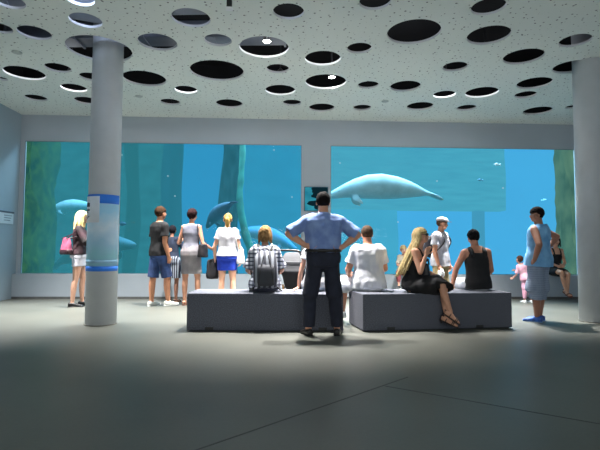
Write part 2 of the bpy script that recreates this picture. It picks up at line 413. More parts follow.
tag(root, 'picture panel of dark shapes in teal water on the pier between the windows', 'screen')

exec_after = []

# ------------------------------------------------------------------ the tank
TD = 4.6; y0t = D+.07; TZ = 5.7
tank_lx = XL-5.3; tank_rx = 13.0; midx = (wl1+wr0)/2
# water bodies that glow softly and swallow what lies deep in them
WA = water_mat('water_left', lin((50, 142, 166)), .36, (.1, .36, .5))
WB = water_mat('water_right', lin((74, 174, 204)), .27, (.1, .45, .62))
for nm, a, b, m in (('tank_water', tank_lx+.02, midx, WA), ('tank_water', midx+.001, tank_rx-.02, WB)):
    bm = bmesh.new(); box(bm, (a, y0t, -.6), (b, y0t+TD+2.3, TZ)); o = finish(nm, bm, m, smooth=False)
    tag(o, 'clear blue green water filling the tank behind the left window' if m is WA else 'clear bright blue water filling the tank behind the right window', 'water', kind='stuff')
SAND = mat('tank_floor', (70, 120, 130), .9, .2, 3)
bm = bmesh.new(); box(bm, (tank_lx, D+.065, -.8), (tank_rx, y0t+TD+2.6, -.6)); struct(finish('floor_tank', bm, SAND, smooth=False))
bm = bmesh.new(); box(bm, (tank_lx-.2, D+.065, -.8), (tank_lx, y0t+TD+2.6, TZ+.2)); struct(finish('wall_tank_left', bm, SAND, smooth=False))
bm = bmesh.new(); box(bm, (tank_rx, D+.065, -.8), (tank_rx+.2, y0t+TD+2.6, TZ+.2)); struct(finish('wall_tank_right', bm, SAND, smooth=False))
YB = y0t+TD+2.35
def rear(name, x0, x1, z0, z1, y, m, amp=0):
    bm = bmesh.new(); nx = max(2, int((x1-x0)/.12)); nz_ = max(2, int((z1-z0)/.12)); g = []
    for i in range(nx+1):
        row = []
        for j in range(nz_+1):
            x = x0+(x1-x0)*i/nx; z = z0+(z1-z0)*j/nz_
            d = amp*(noise.noise(V((x*.9, z*.5, 3)))+.4*noise.noise(V((x*3, z*2, 1)))) if amp else 0
            row.append(bm.verts.new((x, y+d, z)))
        g.append(row)
    for i in range(nx):
        for j in range(nz_): bm.faces.new((g[i][j], g[i+1][j], g[i+1][j+1], g[i][j+1]))
    return finish(name, bm, m)
def at_tank(px, y): return on_y(px, 200, y).x
struct(rear('wall_tank_back', tank_lx, tank_rx, -.8, TZ, YB, emit_mat('glowing_water_backdrop', (36, 158, 230), 1.25, (30, 150, 224), .6)))  # emissive wall standing in for lit water further back
# rock panels of the rear scenery; their colours glow in place of falling light
YR = y0t+TD
ROCKL = emit_mat('glowing_rock_left', (58, 138, 150), .6, (16, 78, 104), 1.8, (1, 1, 2.2))
ROCKM = emit_mat('glowing_rock_middle', (44, 160, 210), 1.1, (34, 142, 194), .9, (1, 1, 2.4))
ROCKR = emit_mat('glowing_rock_right', (76, 168, 194), .95, (52, 144, 180), 1.6, (.6, 1, 5))
def tsolid(name, x0, x1, z0, z1, y, th, m, label, cat, amp=.1):
    bm = bmesh.new(); box(bm, (x0, y, z0), (x1, y+th, z1)); bmesh.ops.subdivide_edges(bm, edges=bm.edges, cuts=18, use_grid_fill=True)
    bm.normal_update()
    for v in bm.verts: v.co.y += amp*noise.noise(v.co*1.3); v.co.x += amp*.5*noise.noise(v.co*.9+V((5, 0, 0)))
    o = finish(name, bm, m); tag(o, label, cat); return o
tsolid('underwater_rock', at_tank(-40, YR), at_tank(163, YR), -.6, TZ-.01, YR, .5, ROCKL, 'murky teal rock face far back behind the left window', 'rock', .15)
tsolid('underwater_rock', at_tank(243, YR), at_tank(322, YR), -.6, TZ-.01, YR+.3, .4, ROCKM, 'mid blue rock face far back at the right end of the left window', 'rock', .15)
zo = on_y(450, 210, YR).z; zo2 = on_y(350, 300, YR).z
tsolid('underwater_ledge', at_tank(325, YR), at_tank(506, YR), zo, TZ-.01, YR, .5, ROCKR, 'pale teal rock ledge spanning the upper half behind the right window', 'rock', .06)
tsolid('underwater_rock', at_tank(322, YR), at_tank(398, YR), -.6, zo-.01, YR+.05, .4, emit_mat('glowing_rock_low', (54, 168, 206), 1.0, (44, 156, 200), 1.1), 'smooth teal rock face low at the left end of the right window', 'rock', .06)
tsolid('underwater_pillar', at_tank(476, YR), at_tank(485, YR), -.6, zo-.01, YR+.05, .3, emit_mat('glowing_pillar', (50, 146, 200), .8, (40, 132, 190), 1.1), 'narrow blue pillar holding up the pale ledge behind the right window', 'pillar', .02)
# green walls at both ends; their lit look is emitted by the material
GREENL = emit_mat('glowing_algae_left', (82, 150, 96), .5, (36, 100, 98), 3.4, (1, 1, 1.2))
GREENR = emit_mat('glowing_algae_right', (112, 154, 124), .7, (48, 92, 84), 2.4, (1, 1, .6))
def rockwall(name, p, q, label, m, seed):
    bm = bmesh.new(); p, q = V(p), V(q); d = q-p; nrm = V((-d.y, d.x, 0)).normalized(); n1, n2 = 30, 34; g = []
    for i in range(n1+1):
        row = []
        for j in range(n2+1):
            z = -.6+6.2*j/n2; s = p.lerp(q, i/n1); k = .16*noise.noise(V((i*.2, z*1.3, seed)))+.07*noise.noise(V((i*.6, z*4, seed)))
            row.append(bm.verts.new((s.x+nrm.x*k, s.y+nrm.y*k, min(z, TZ-.01))))
        g.append(row)
    for i in range(n1):
        for j in range(n2): bm.faces.new((g[i][j], g[i+1][j], g[i+1][j+1], g[i][j+1]))
    o = finish(name, bm, m); tag(o, label, 'rock'); return o
rockwall('mossy_rock', (at_tank(21, y0t+.1), y0t+.12, 0), (at_tank(56, y0t+2.6), y0t+2.6, 0), 'algae green rock wall at the far left end of the tank', GREENL, 1)
rockwall('mossy_rock', (at_tank(590, y0t+.1), y0t+.12, 0), (at_tank(555, y0t+1.0), y0t+1.0, 0), 'mossy green rock wall at the right end of the tank', GREENR, 5)

# submerged trunks; the bark emits its tone in place of light and haze
def trunk(px0, px1, y, label, m, seed=0, flare=0):
    xa, xb = at_tank(px0, y), at_tank(px1, y); c = (xa+xb)/2; r = (xb-xa)/2
    bm = bmesh.new(); rings = []
    for j in range(27):
        z = -.6+(TZ+.58)*j/26; rr = r*(1+.10*math.sin(z*2+seed)+flare*max(0, 1-(z+.6)/1.6))
        rings.append(((c+.06*math.sin(z*1.3+seed), y, z), (rr, 0, 0), (0, rr, 0)))
    loft(bm, rings, 28)
    bm.normal_update()
    for v in bm.verts:
        a = math.atan2(v.co.y-y, v.co.x-c); v.co += v.normal*r*.22*noise.noise(V((math.cos(a)*2.2, math.sin(a)*2.2, v.co.z*.7+seed)))
    o = finish('sunken_tree', bm, m); tag(o, label, 'trunk'); return o
BARK = emit_mat('glowing_bark', (54, 122, 150), .6, (14, 66, 100), 3.4, (2.5, 2.5, .6))
BARKF = emit_mat('glowing_bark_far', (30, 116, 156), .55, (20, 96, 136), 2.4, (2.5, 2.5, .5))
BARKL = emit_mat('glowing_bark_left', (24, 96, 112), .55, (16, 80, 98), 2.4, (2.5, 2.5, .5))
trunk(163, 182, y0t+3.4, 'dark blue sunken trunk rising behind the man in black', BARKF, 1)
trunk(220, 240, y0t+2.0, 'thick dark sunken tree trunk behind the ponytailed woman', BARK, 3)
trunk(125, 138, y0t+3.6, 'faint teal sunken trunk just right of the left column', BARKL, 5)
ROOT = mat('algae_root', (52, 136, 122), .8, .2, 4, bump=.3)
def root_path(pix, y, rad, name, label):
    P = [on_y(px, py, y+dy) for px, py, dy in pix]
    bm = bmesh.new(); tube(bm, P, rad, 14, 6)
    bm.normal_update()
    for v in bm.verts: v.co += v.normal*.03*noise.noise(v.co*5)
    o = finish(name, bm, ROOT); tag(o, label, 'root')
root_path([(243, 138, 0), (242, 165, 0), (240, 190, 0), (241, 212, -.05), (246, 235, -.1), (252, 255, -.15), (258, 285, -.2)], y0t+1.8, [.08, .08, .08, .10, .10, .11, .12], 'tree_root', 'pale green algae covered root curling down in front of the thick trunk')
root_path([(199, 252, .1), (198, 262, .1), (200, 280, 0)], y0t+.9, [.05, .06, .07], 'tree_root', 'short green root near the bottom of the left window by the grey skirt')

# ------------------------------------------------------------------ manatees
SKINM = mat('manatee_skin', (150, 178, 184), .65, .12, 3, bump=.15)
SKIND = mat('manatee_skin_dark', (70, 110, 140), .7, .15, 3, bump=.15)
def manatee(L_, loc, rotz, pitch, label, m=SKINM, bend=.10):
    """spindle body along +x (tail) with the snout at -x, paddle tail and two flippers"""
    S = L_/3.0
    prof = [(-1.5, .05, .05, -.10), (-1.47, .105, .10, -.10), (-1.38, .15, .135, -.085), (-1.25, .175, .165, -.055), (-1.1, .215, .20, -.02), (-.85, .29, .265, .02), (-.5, .37, .33, .05), (-.1, .40, .35, .055), (.3, .36, .31, .04), (.65, .27, .235, .02), (.9, .19, .16, .0), (1.08, .15, .09, -.02), (1.2, .17, .055, -.035), (1.32, .225, .042, -.06), (1.45, .24, .035, -.09), (1.55, .19, .026, -.12), (1.6, .08, .012, -.13)]
    rings = []
    for i in range((len(prof)-1)*3+1):
        t = i/3; k = min(int(t), len(prof)-2); f = t-k
        q = [prof[k][j]*(1-f)+prof[k+1][j]*f for j in range(4)]
        zb = q[3] - bend*(q[0]**2)*.35
        rings.append((V((q[0], 0, zb)), V((0, q[1], 0)), V((0, 0, q[2]))))
    bm = bmesh.new(); loft(bm, rings, 24)
    ball(bm, (-1.48, 0, -.21), (.075, .10, .07))
    for s in (-1, 1):
        tube(bm, [(-.86, s*.16, -.20), (-.80, s*.25, -.34), (-.66, s*.29, -.44)], [.085, .105, .06], 14, 4, ref=(-.3, s*1, .1), flat=.4)
    bm = remesh(bm, .03, 6, .6)
    for v in bm.verts: v.co = V(v.co)*S
    root = finish('manatee', bm, m)
    # eyes and nostrils
    for s in (-1, 1):
        b2 = bmesh.new(); ball(b2, V((-1.27, s*.155, -.05-bend*.35*1.6))*S, (.016*S,)*3); finish('eye', b2, BLACK, root)
        b2 = bmesh.new(); ball(b2, V((-1.5, s*.04, -.09-bend*.35*2.2))*S, (.012*S,)*3); finish('nostril', b2, BLACK, root)
    root.location = loc; root.rotation_euler = (0, pitch, rotz)
    tag(root, label, 'manatee'); return root
ym = y0t+1.0
a = on_y(332, 190, ym); b = on_y(442, 192, ym); c = (a+b)/2
c = on_y(385, 188.5, ym)
manatee((b-a).length*.98, c, math.radians(-4), math.radians(1.5), 'big pale manatee swimming left across the right window', SKINM, .16)
ym2 = y0t+3.4
a = on_y(48, 205, ym2); b = on_y(100, 205, ym2)
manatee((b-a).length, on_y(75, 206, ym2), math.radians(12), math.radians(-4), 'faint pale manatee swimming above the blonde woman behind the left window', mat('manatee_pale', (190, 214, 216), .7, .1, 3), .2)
ym3 = y0t+.85
manatee(1.35, on_y(220, 212, ym3), math.radians(-50), math.radians(-24), 'dark manatee in front of the thick trunk nosing downwards left', SKIND, .1)
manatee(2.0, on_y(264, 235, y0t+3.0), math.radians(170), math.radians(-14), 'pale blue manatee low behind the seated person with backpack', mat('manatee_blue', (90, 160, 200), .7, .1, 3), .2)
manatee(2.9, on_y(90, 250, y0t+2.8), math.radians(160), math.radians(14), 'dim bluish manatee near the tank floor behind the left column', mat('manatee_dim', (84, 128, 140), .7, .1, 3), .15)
# small fish, and one fish shape used as a lamp reflection
def fish(p, L_, a, label, m):
    bm = bmesh.new(); loft(bm, [(V((x*L_, 0, 0)), V((0, w*L_*.5, 0)), V((0, 0, w*L_))) for x, w in ((-.5, .02), (-.4, .09), (-.2, .15), (0, .17), (.2, .12), (.38, .05), (.42, .05), (.5, .15), (.54, .16))], 12)
    o = finish('fish', bm, m, loc=p, rotz=a)
    b2 = bmesh.new(); loft(b2, [(V((x*L_, 0, z*L_)), V((w*L_, 0, 0)), V((0, .008, 0))) for x, z, w in ((0, .12, .14), (.03, .2, .08), (.08, .26, .03))], 8); finish('dorsal_fin', b2, m, o)
    tag(o, label, 'fish')
fish(on_y(497, 164.5, y0t+.3), .17, .2, 'small pale stand-in for a lamp reflection near the top of the right window', mat('reflection_white', (240, 250, 250), .4, .02))  # fish shape standing in for a ceiling lamp mirrored in the glass
fish(on_y(544, 200, y0t+1.2), .16, 1.9, 'small pale fish high behind the man in the light blue shirt', mat('fish_pale', (150, 200, 220), .5, .02))
fish(on_y(122, 224, y0t+1.2), .3, 2.6, 'dark fish just right of the wrapped column', SKIND)
fish(on_y(480, 180, y0t+2.2), .2, .4, 'tiny fish beneath the pale ledge in the right window', SKIND)
fish(on_y(529, 272, y0t+2.2), .35, 2.9, 'dark fish low in the right window behind the child in pink', SKIND)
for k, (px, py) in enumerate(((503, 188), (122, 155), (175, 196), (168, 176), (340, 163), (398, 222), (437, 181), (274, 150), (359, 247), (292, 197))):
    bm = bmesh.new(); ball(bm, (0, 0, 0), (.013, .013, .016)); o = finish('bubble', bm, emit_mat('bubble_glint', (200, 235, 245), .8), loc=on_y(px, py, y0t+.2+.05*(k % 3)))  # glint put into the bubbles as emission
    tag(o, 'tiny bright bubble hanging in the tank water', 'bubble', 'bubbles in the tank water')

# ------------------------------------------------------------------ benches
def bench_mat():
    m, nt, out = newmat('speckled_grey_felt'); L = nt.links.new
    b = N(nt, 'ShaderNodeBsdfPrincipled'); b.inputs['Roughness'].default_value = .95
    tc = N(nt, 'ShaderNodeTexCoord'); n1 = N(nt, 'ShaderNodeTexNoise'); n1.inputs['Scale'].default_value = 90; n1.inputs['Detail'].default_value = 2
    L(tc.outputs['Object'], n1.inputs['Vector'])
    rp = N(nt, 'ShaderNodeValToRGB'); rp.color_ramp.elements[0].position = .4; rp.color_ramp.elements[1].position = .66
    rp.color_ramp.elements[0].color = (*lin((70, 72, 82)), 1); rp.color_ramp.elements[1].color = (*lin((98, 101, 113)), 1)
    L(n1.outputs['Fac'], rp.inputs['Fac']); L(rp.outputs['Color'], b.inputs['Base Color']); L(b.outputs[0], out.inputs['Surface']); return m
FELT = bench_mat()
BH = .492
def bench(pl, pr, depth, label, slots):
    a, b = on_z(*pl, 0), on_z(*pr, 0); d = b-a; w = d.length; ang_ = math.atan2(d.y, d.x)
    root = empty('bench', (a.x, a.y, 0), ang_)
    bm = bmesh.new(); box(bm, (0, 0, .012), (w, depth, BH), .012, 3); finish('seat_block', bm, FELT, root, smooth=False)
    bm = bmesh.new(); box(bm, (.03, .03, 0), (w-.03, depth-.03, .013)); finish('plinth', bm, BLACK, root, smooth=False)
    for s in slots:
        bm = bmesh.new(); box(bm, (s, -.002, .016), (s+.11, .02, .055), .003); finish('foot_slot', bm, BLACK, root, smooth=False)
        bm = bmesh.new(); box(bm, (s, depth-.02, .016), (s+.11, depth+.002, .055), .003); finish('foot_slot', bm, BLACK, root, smooth=False)
    tag(root, label, 'bench'); return root
b1 = bench((186.3, 331.3), (343.3, 331.8), .68, 'low speckled grey block bench on the left, behind the man in the blue shirt', (.24, 1.72))
b2 = bench((363, 332), (512.5, 328.2), .68, 'low speckled grey block bench on the right with the blonde woman sitting on it', (.33, 1.6))

# ------------------------------------------------------------------ people
SK = {}
def skin(tone):
    if tone not in SK: SK[tone] = mat('skin_%d' % len(SK), tone, .55, .05, 14)
    return SK[tone]
def cloth(name, col, col2=None, scale=10, bump=.25, rough=.85, stretch=None): return mat(name, col, rough, .07, scale, bump=bump, col2=col2, bscale=26, stretch=stretch)
def plaid_mat(name, cA, cB, cC, s=16, z=16):
    m, nt, out = newmat(name); L = nt.links.new
    b = N(nt, 'ShaderNodeBsdfPrincipled'); b.inputs['Roughness'].default_value = .9
    tc = N(nt, 'ShaderNodeTexCoord'); sp = N(nt, 'ShaderNodeSeparateXYZ'); L(tc.outputs['Object'], sp.inputs[0])
    def band(o, k, th):
        a = N(nt, 'ShaderNodeMath', operation='MULTIPLY'); a.inputs[1].default_value = k; L(sp.outputs[o], a.inputs[0])
        f = N(nt, 'ShaderNodeMath', operation='FRACT'); L(a.outputs[0], f.inputs[0])
        g = N(nt, 'ShaderNodeMath', operation='LESS_THAN'); g.inputs[1].default_value = th; L(f.outputs[0], g.inputs[0]); return g
    m1 = N(nt, 'ShaderNodeMix', data_type='RGBA'); m1.inputs[6].default_value = (*lin(cA), 1); m1.inputs[7].default_value = (*lin(cB), 1); L(band('X', s, .5).outputs[0], m1.inputs[0])
    m2 = N(nt, 'ShaderNodeMix', data_type='RGBA'); m2.inputs[7].default_value = (*lin(cC), 1); L(m1.outputs[2], m2.inputs[6])
    if z: L(band('Z', z, .35).outputs[0], m2.inputs[0])
    else: m2.inputs[0].default_value = 0
    L(m2.outputs[2], b.inputs['Base Color']); L(b.outputs[0], out.inputs['Surface']); return m

MALE = dict(tor=[(-.11, .10, .085, .0), (-.05, .158, .112, -.005), (.02, .163, .116, -.005), (.10, .150, .104, 0), (.18, .148, .103, .004), (.28, .160, .112, .006), (.38, .176, .118, .004), (.45, .180, .108, 0), (.50, .150, .085, -.004), (.535, .095, .066, -.008)],
            shw=.185, hipw=.088, ua=(.056, .050, .043), fa=(.043, .043, .028), th=(.088, .078, .055), sh=(.055, .058, .037), neck=.056)
FEM = dict(tor=[(-.11, .10, .085, .0), (-.05, .168, .118, -.008), (.02, .165, .116, -.008), (.10, .140, .098, 0), (.18, .124, .088, .004), (.28, .137, .100, .008), (.36, .150, .118, .018), (.43, .150, .098, .004), (.49, .130, .076, -.004), (.53, .075, .056, -.008)],
           shw=.158, hipw=.085, ua=(.045, .040, .035), fa=(.036, .035, .023), th=(.086, .074, .052), sh=(.050, .052, .031), neck=.046)

def nrmz(v): return V(v).normalized()
class Fig:
    """skeleton + surfaces of one person, local frame: x right, y forward, z up, for a 1.75 m adult"""
    def __init__(s, H=1.75, sex='m', build=1.0, lean=(0, 0), side=0, twist=0, arms=None, legs=None, pelvis=None, head=(0, 0, 0), fingers=35, vox=.0075, child=False, feet=None):
        s.H = H; s.S = H/1.75; s.B = MALE if sex == 'm' else FEM; s.k = build; s.lean = [math.radians(a) for a in lean]; s.side = math.radians(side); s.tw = math.radians(twist)
        s.vox = vox; s.child = child; s.head_s = 1.3 if child else 1.0
        s.curl = math.radians(fingers)
        legs = legs or {}
        A = arms or {}
        s.armd = {k: A.get(k, ((.16*g, .02, -1), (.05*g, .12, -1), (0, .08, -1), (0, 1, 0))) for k, g in (('L', -1), ('R', 1))}
        s.legd = {k: legs.get(k, ((.03*g, .02, -1), (.0, -.04, -1), 8*g, 0)) for k, g in (('L', -1), ('R', 1))}
        # legs from pelvis at origin
        s.P = V((0, 0, 0)); s.legp = {}
        for k, g in (('L', -1), ('R', 1)):
            hip = V((s.B['hipw']*g, 0, -.03)); td, sd, fy, fp = s.legd[k]
            knee = hip+nrmz(td)*.425; ank = knee+nrmz(sd)*.415
            s.legp[k] = [hip, knee, ank]
        if pelvis is None:
            low = min(s.legp[k][2].z for k in 'LR'); s.P = V((0, 0, .075-low))
        else: s.P = V(pelvis)/s.S
        for k in 'LR': s.legp[k] = [p+s.P for p in s.legp[k]]
        # spine integration
        s.sp = []; p = V(s.P); st = .01
        T0 = s.dirn(0); q = p-T0*.12
        s.sp = [(-.12, V(q))]
        x = -.12
        while x < .62:
            q = q+s.dirn(x)*st; x += st; s.sp.append((x, V(q)))
        # head
        yaw, nod, tilt = [math.radians(a) for a in head]
        nb = s.at(.54)
        s.HM = (Matrix.Rotation(yaw, 3, 'Z') @ Matrix.Rotation(-nod, 3, 'X') @ Matrix.Rotation(tilt, 3, 'Y'))
        s.neck_top = nb+s.dirn(.6)*.065*(.6 if child else 1)+V((0, .012, 0))
        s.HC = s.neck_top+s.HM @ V((0, .012, .085*s.head_s))
        # arms
        s.armp = {}
        R = s.right(.46)
        for k, g in (('L', -1), ('R', 1)):
            sh = s.at(.455)+R*g*(s.B['shw']*(.55+.45*s.k)-.012)*(.9 if child else 1); u, f, h, t = s.armd[k]
            el = sh+nrmz(u)*.285; wr = el+nrmz(f)*.25
            s.armp[k] = [sh, el, wr, nrmz(h), nrmz(t)]
    def dirn(s, x):
        f = max(0, min(1, x/.5)); a = s.lean[0]*(1-f)+s.lean[1]*f
        return V((math.sin(s.side), math.sin(a)*math.cos(s.side), math.cos(a)*math.cos(s.side)))
    def at(s, x):
        i = max(0, min(len(s.sp)-1, int(round((x+.12)/.01)))); return V(s.sp[i][1])
    def right(s, x):
        f = max(0, min(1, x/.45)); T = s.dirn(x); a = s.tw*f
        r = V((math.cos(a), math.sin(a), 0)); return (r-T*r.dot(T)).normalized()
    def ring(s, x, w, d, off=0):
        T = s.dirn(x); r = s.right(x); f = T.cross(r)*1.0
        return (s.at(x)+f*off, r*w*s.k, f*d*s.k)
    def hand(s, bm, k):
        sh, el, wr, hd, th = s.armp[k]; g = 1 if k == 'R' else -1
        ac = (th-hd*th.dot(hd)).normalized(); pn = (hd.cross(ac))*(-g); pn.normalize()
        z = .92 if s.B is FEM else 1.0
        tube(bm, [wr-hd*.01, wr+hd*.03, wr+hd*.085*z], [.028*z, .040*z, .040*z], 12, 3, ref=pn, flat=.42)
        for i, (o, ln) in enumerate(((.030, .070), (.010, .078), (-.011, .072), (-.030, .058))):
            b = wr+hd*(.088-.004*abs(i-1.2))*z+ac*o*z; d = V(hd); P = [b-hd*.02, b]
            for j, fr in enumerate((.45, .3, .25)):
                d = Matrix.Rotation(s.curl*(.7+.15*i), 3, hd.cross(pn)) @ d if False else (d*math.cos(s.curl*(.75+.1*i))+pn*math.sin(s.curl*(.75+.1*i))).normalized() if j == 0 else (d+pn*math.sin(s.curl)*.9).normalized()
                P.append(P[-1]+d*ln*fr*z)
            tube(bm, P, [.0088, .0086, .0082, .0076, .0068], 8, 2, smooth=True)
        b = wr+hd*.022*z+ac*.028*z; d = (hd*.75+ac*.62+pn*.25).normalized()
        tube(bm, [b-ac*.01, b+d*.038*z, b+d*.068*z+hd*.006], [.0125, .0105, .0085], 8, 3)
    def foot(s, bm, k, grow=0, sole=False, length=1.0):
        hip, kn, an = s.legp[k]; td, sd, fy, fp = s.legd[k]; a = math.radians(fy); pt = math.radians(fp)
        f = V((math.sin(a)*math.cos(pt), math.cos(a)*math.cos(pt), math.sin(pt))); r = V((math.cos(a), -math.sin(a), 0)); u = r.cross(f)
        if u.z < 0 and abs(fp) < 80: u = -u
        b = an-u*.036
        L_ = length
        pr = [(-.065, .020, .020, .003), (-.052, .031, .034, .002), (-.01, .035, .040, .004), (.04, .036, .037, -.001), (.09, .042, .026, -.010), (.135, .044, .018, -.017), (.165, .036, .014, -.020), (.182, .018, .008, -.022)]
        if not sole:
            loft(bm, [(b+f*(y*L_+(grow*1.2 if y > .1 else -grow if y < -.05 else 0))+u*o, r*(w+grow), u*(h+grow)) for y, w, h, o in pr], 14, power=2.3)
        else:
            loft(bm, [(b+f*y*1.08*L_-u*.036, r*w, u*.011) for y, w, h, o in ((-.072, .02, 0, 0), (-.06, .036, 0, 0), (0, .042, 0, 0), (.06, .042, 0, 0), (.12, .052, 0, 0), (.16, .044, 0, 0), (.185, .02, 0, 0))], 14, power=2.6)
        return f, r, u, b
    def body_mesh(s):
        bm = bmesh.new(); B = s.B; k = s.k
        loft(bm, [s.ring(x, w, d, o) for x, w, d, o in B['tor']], 20, power=2.25)
        kk = .5+.5*k
        # neck + head
        nr = B['neck']*(.85 if s.child else 1)*kk
        tube(bm, [s.at(.50), s.neck_top, s.HC-s.HM @ V((0, .01, .02))], [nr*1.15, nr, nr*.95], 14, 3)
        hs = s.head_s; q = .97 if B is FEM else 1.0; c = s.HC
        def hb(off, rad): ball(bm, c+s.HM @ (V(off)*hs), V(rad)*hs*q, s.HM.to_3x3(), 20, 14)
        hb((0, -.008, .030), (.076, .094, .088)); hb((0, .022, -.030), (.060, .068, .078)); hb((0, .052, -.078), (.030, .030, .026))
        hb((0, .088, -.016), (.012, .018, .024)); hb((0, .098, -.026), (.015, .013, .011)); hb((0, .082, -.055), (.024, .012, .012))
        hb((0, .062, .028), (.055, .03, .014))
        for g in (-1, 1): hb((.078*g, -.004, -.012), (.010, .020, .031)); hb((.038*g, .062, -.025), (.024, .022, .024))
        for key, g in (('L', -1), ('R', 1)):
            sh, el, wr, hd, th = s.armp[key]; ua, fa = B['ua'], B['fa']
            tube(bm, [s.at(.45)+s.right(.45)*g*.10, s.at(.462)+s.right(.45)*g*.14, sh], [.060*kk, .060*kk, ua[0]*kk], 14, 3)
            tube(bm, [sh, sh.lerp(el, .5), el], [ua[0]*kk*1.05, ua[1]*kk, ua[2]*kk], 14, 3)
            tube(bm, [el, el.lerp(wr, .3), wr], [fa[0]*kk, fa[1]*kk, fa[2]*.5*(1+kk)], 14, 3)
            s.hand(bm, key)
            hip, kn, an = s.legp[key]; t, h = B['th'], B['sh']
            tube(bm, [hip, hip.lerp(kn, .45), kn], [t[0]*kk, t[1]*kk, t[2]*kk], 16, 3)
            back = V((0, -.012, 0)) if abs(nrmz(s.legd[key][1]).y) < .8 else V((0, 0, -.012))
            tube(bm, [kn, kn.lerp(an, .32)+back, an], [h[0]*kk, h[1]*kk, h[2]], 16, 3)
            s.foot(bm, key)
        return remesh(bm, s.vox/s.S if s.S < .8 else s.vox, 3, .5)
    def put(s, name, bm, m, root, offset=None):
        for v in bm.verts: v.co = v.co*s.S
        return finish(name, bm, m, root)

def make_person(fig, loc, rotz, label, tone, hair_col=(50, 36, 28), group=None, face=True):
    bm = fig.body_mesh(); sk = skin(tone); S = fig.S
    mats = [sk, mat('lips', (168, 96, 88), .5, .03), mat('eye_dark', (36, 28, 26), .3, .03), mat('eye_white', (225, 220, 214), .4, .02), mat('brow', hair_col, .8, .05)]
    inv = fig.HM.transposed(); hs = fig.head_s
    for f in bm.faces:
        p = (inv @ (f.calc_center_median()-fig.HC))/hs
        if p.length < .14 and p.y > .045 and face:
            ax = abs(p.x)
            if ax < .023 and abs(p.z+.055) < .008: f.material_index = 1
            elif (ax-.032)**2/.014**2+(p.z-.004)**2/.008**2 < 1: f.material_index = 2 if abs(ax-.032) < .007 else 3
            elif abs(ax-.034) < .019 and abs(p.z-.026+.25*abs(ax-.03)) < .0055: f.material_index = 4
    for v in bm.verts: v.co = v.co*S
    o = finish('person', bm, mats, None, True, loc, rotz); tag(o, label, 'person', group); fig.root = o
    return o

def t_shirt(fig, m, low=-.04, sleeve=.55, grow=.016, name='shirt', neck=.53, loose=1.0, seed=1, bell=1.0, amp=.006, hem_grow=0):
    bm = bmesh.new(); R = []
    xs = [low, low+.03]+[t[0] for t in fig.B['tor'] if low+.05 < t[0] < neck-.01]+[neck]
    T = fig.B['tor']
    def val(x):
        if x <= T[0][0]: return T[0][1:]
        for a, b in zip(T, T[1:]):
            if a[0] <= x <= b[0]:
                f = (x-a[0])/(b[0]-a[0]); return tuple(a[i]*(1-f)+b[i]*f for i in (1, 2, 3))
        return T[-1][1:]
    hipw, hipd, _ = val(0.0)
    for x in xs:
        w, d, o = val(x); lo = max(0, (.25-x)/.3)
        if x < .25: w = max(w, w*(1-loose)+loose*(.6*w+.4*val(.3)[0])); 
        if x < -.02: w = max(w, hipw); d = max(d, hipd)
        g = grow+.012*lo*loose+(.012 if low < 0 and x < .12 else 0)+hem_grow*lo
        R.append(fig.ring(x, w+g, d+g, o))
    loft(bm, R, 24, power=2.25)
    kk = .5+.5*fig.k
    for key, g in (('L', -1), ('R', 1)):
        sh, el, wr, hd, th = fig.armp[key]; ua, fa = fig.B['ua'], fig.B['fa']
        if sleeve > 0:
            tube(bm, [fig.at(.45)+fig.right(.45)*g*.09, fig.at(.465)+fig.right(.45)*g*.13, sh], [.062*kk+grow, .062*kk+grow, ua[0]*kk+grow], 14, 3)
            e = min(1, sleeve); tip = sh.lerp(el, e)
            P = [sh, sh.lerp(el, e*.5), tip]; Rr = [ua[0]*kk+grow, ua[1]*kk+grow*1.1, ua[2]*kk+grow*(1.2+.8*bell)]
            tube(bm, P, Rr, 16, 3, ends=False)
            if sleeve > 1:
                t2 = el.lerp(wr, sleeve-1); ball(bm, el, (ua[2]*kk+grow*1.3,)*3)
                tube(bm, [el, el.lerp(t2, .5), t2], [fa[0]*kk+grow*1.3, fa[1]*kk+grow, fa[2]*kk+grow*.9], 16, 3, ends=False)
        elif sleeve == 0:  # sleeveless: cap over shoulder
            tube(bm, [fig.at(.45)+fig.right(.45)*g*.07, fig.at(.47)+fig.right(.45)*g*.12], [.06*kk+grow, .052*kk+grow*.6], 14, 3)
    bm = remesh(bm, max(.008, fig.vox), 2, .5); wrinkle(bm, amp, 7, (1.3, 1.3, .8), seed)
    return fig.put(name, bm, m, fig.root)
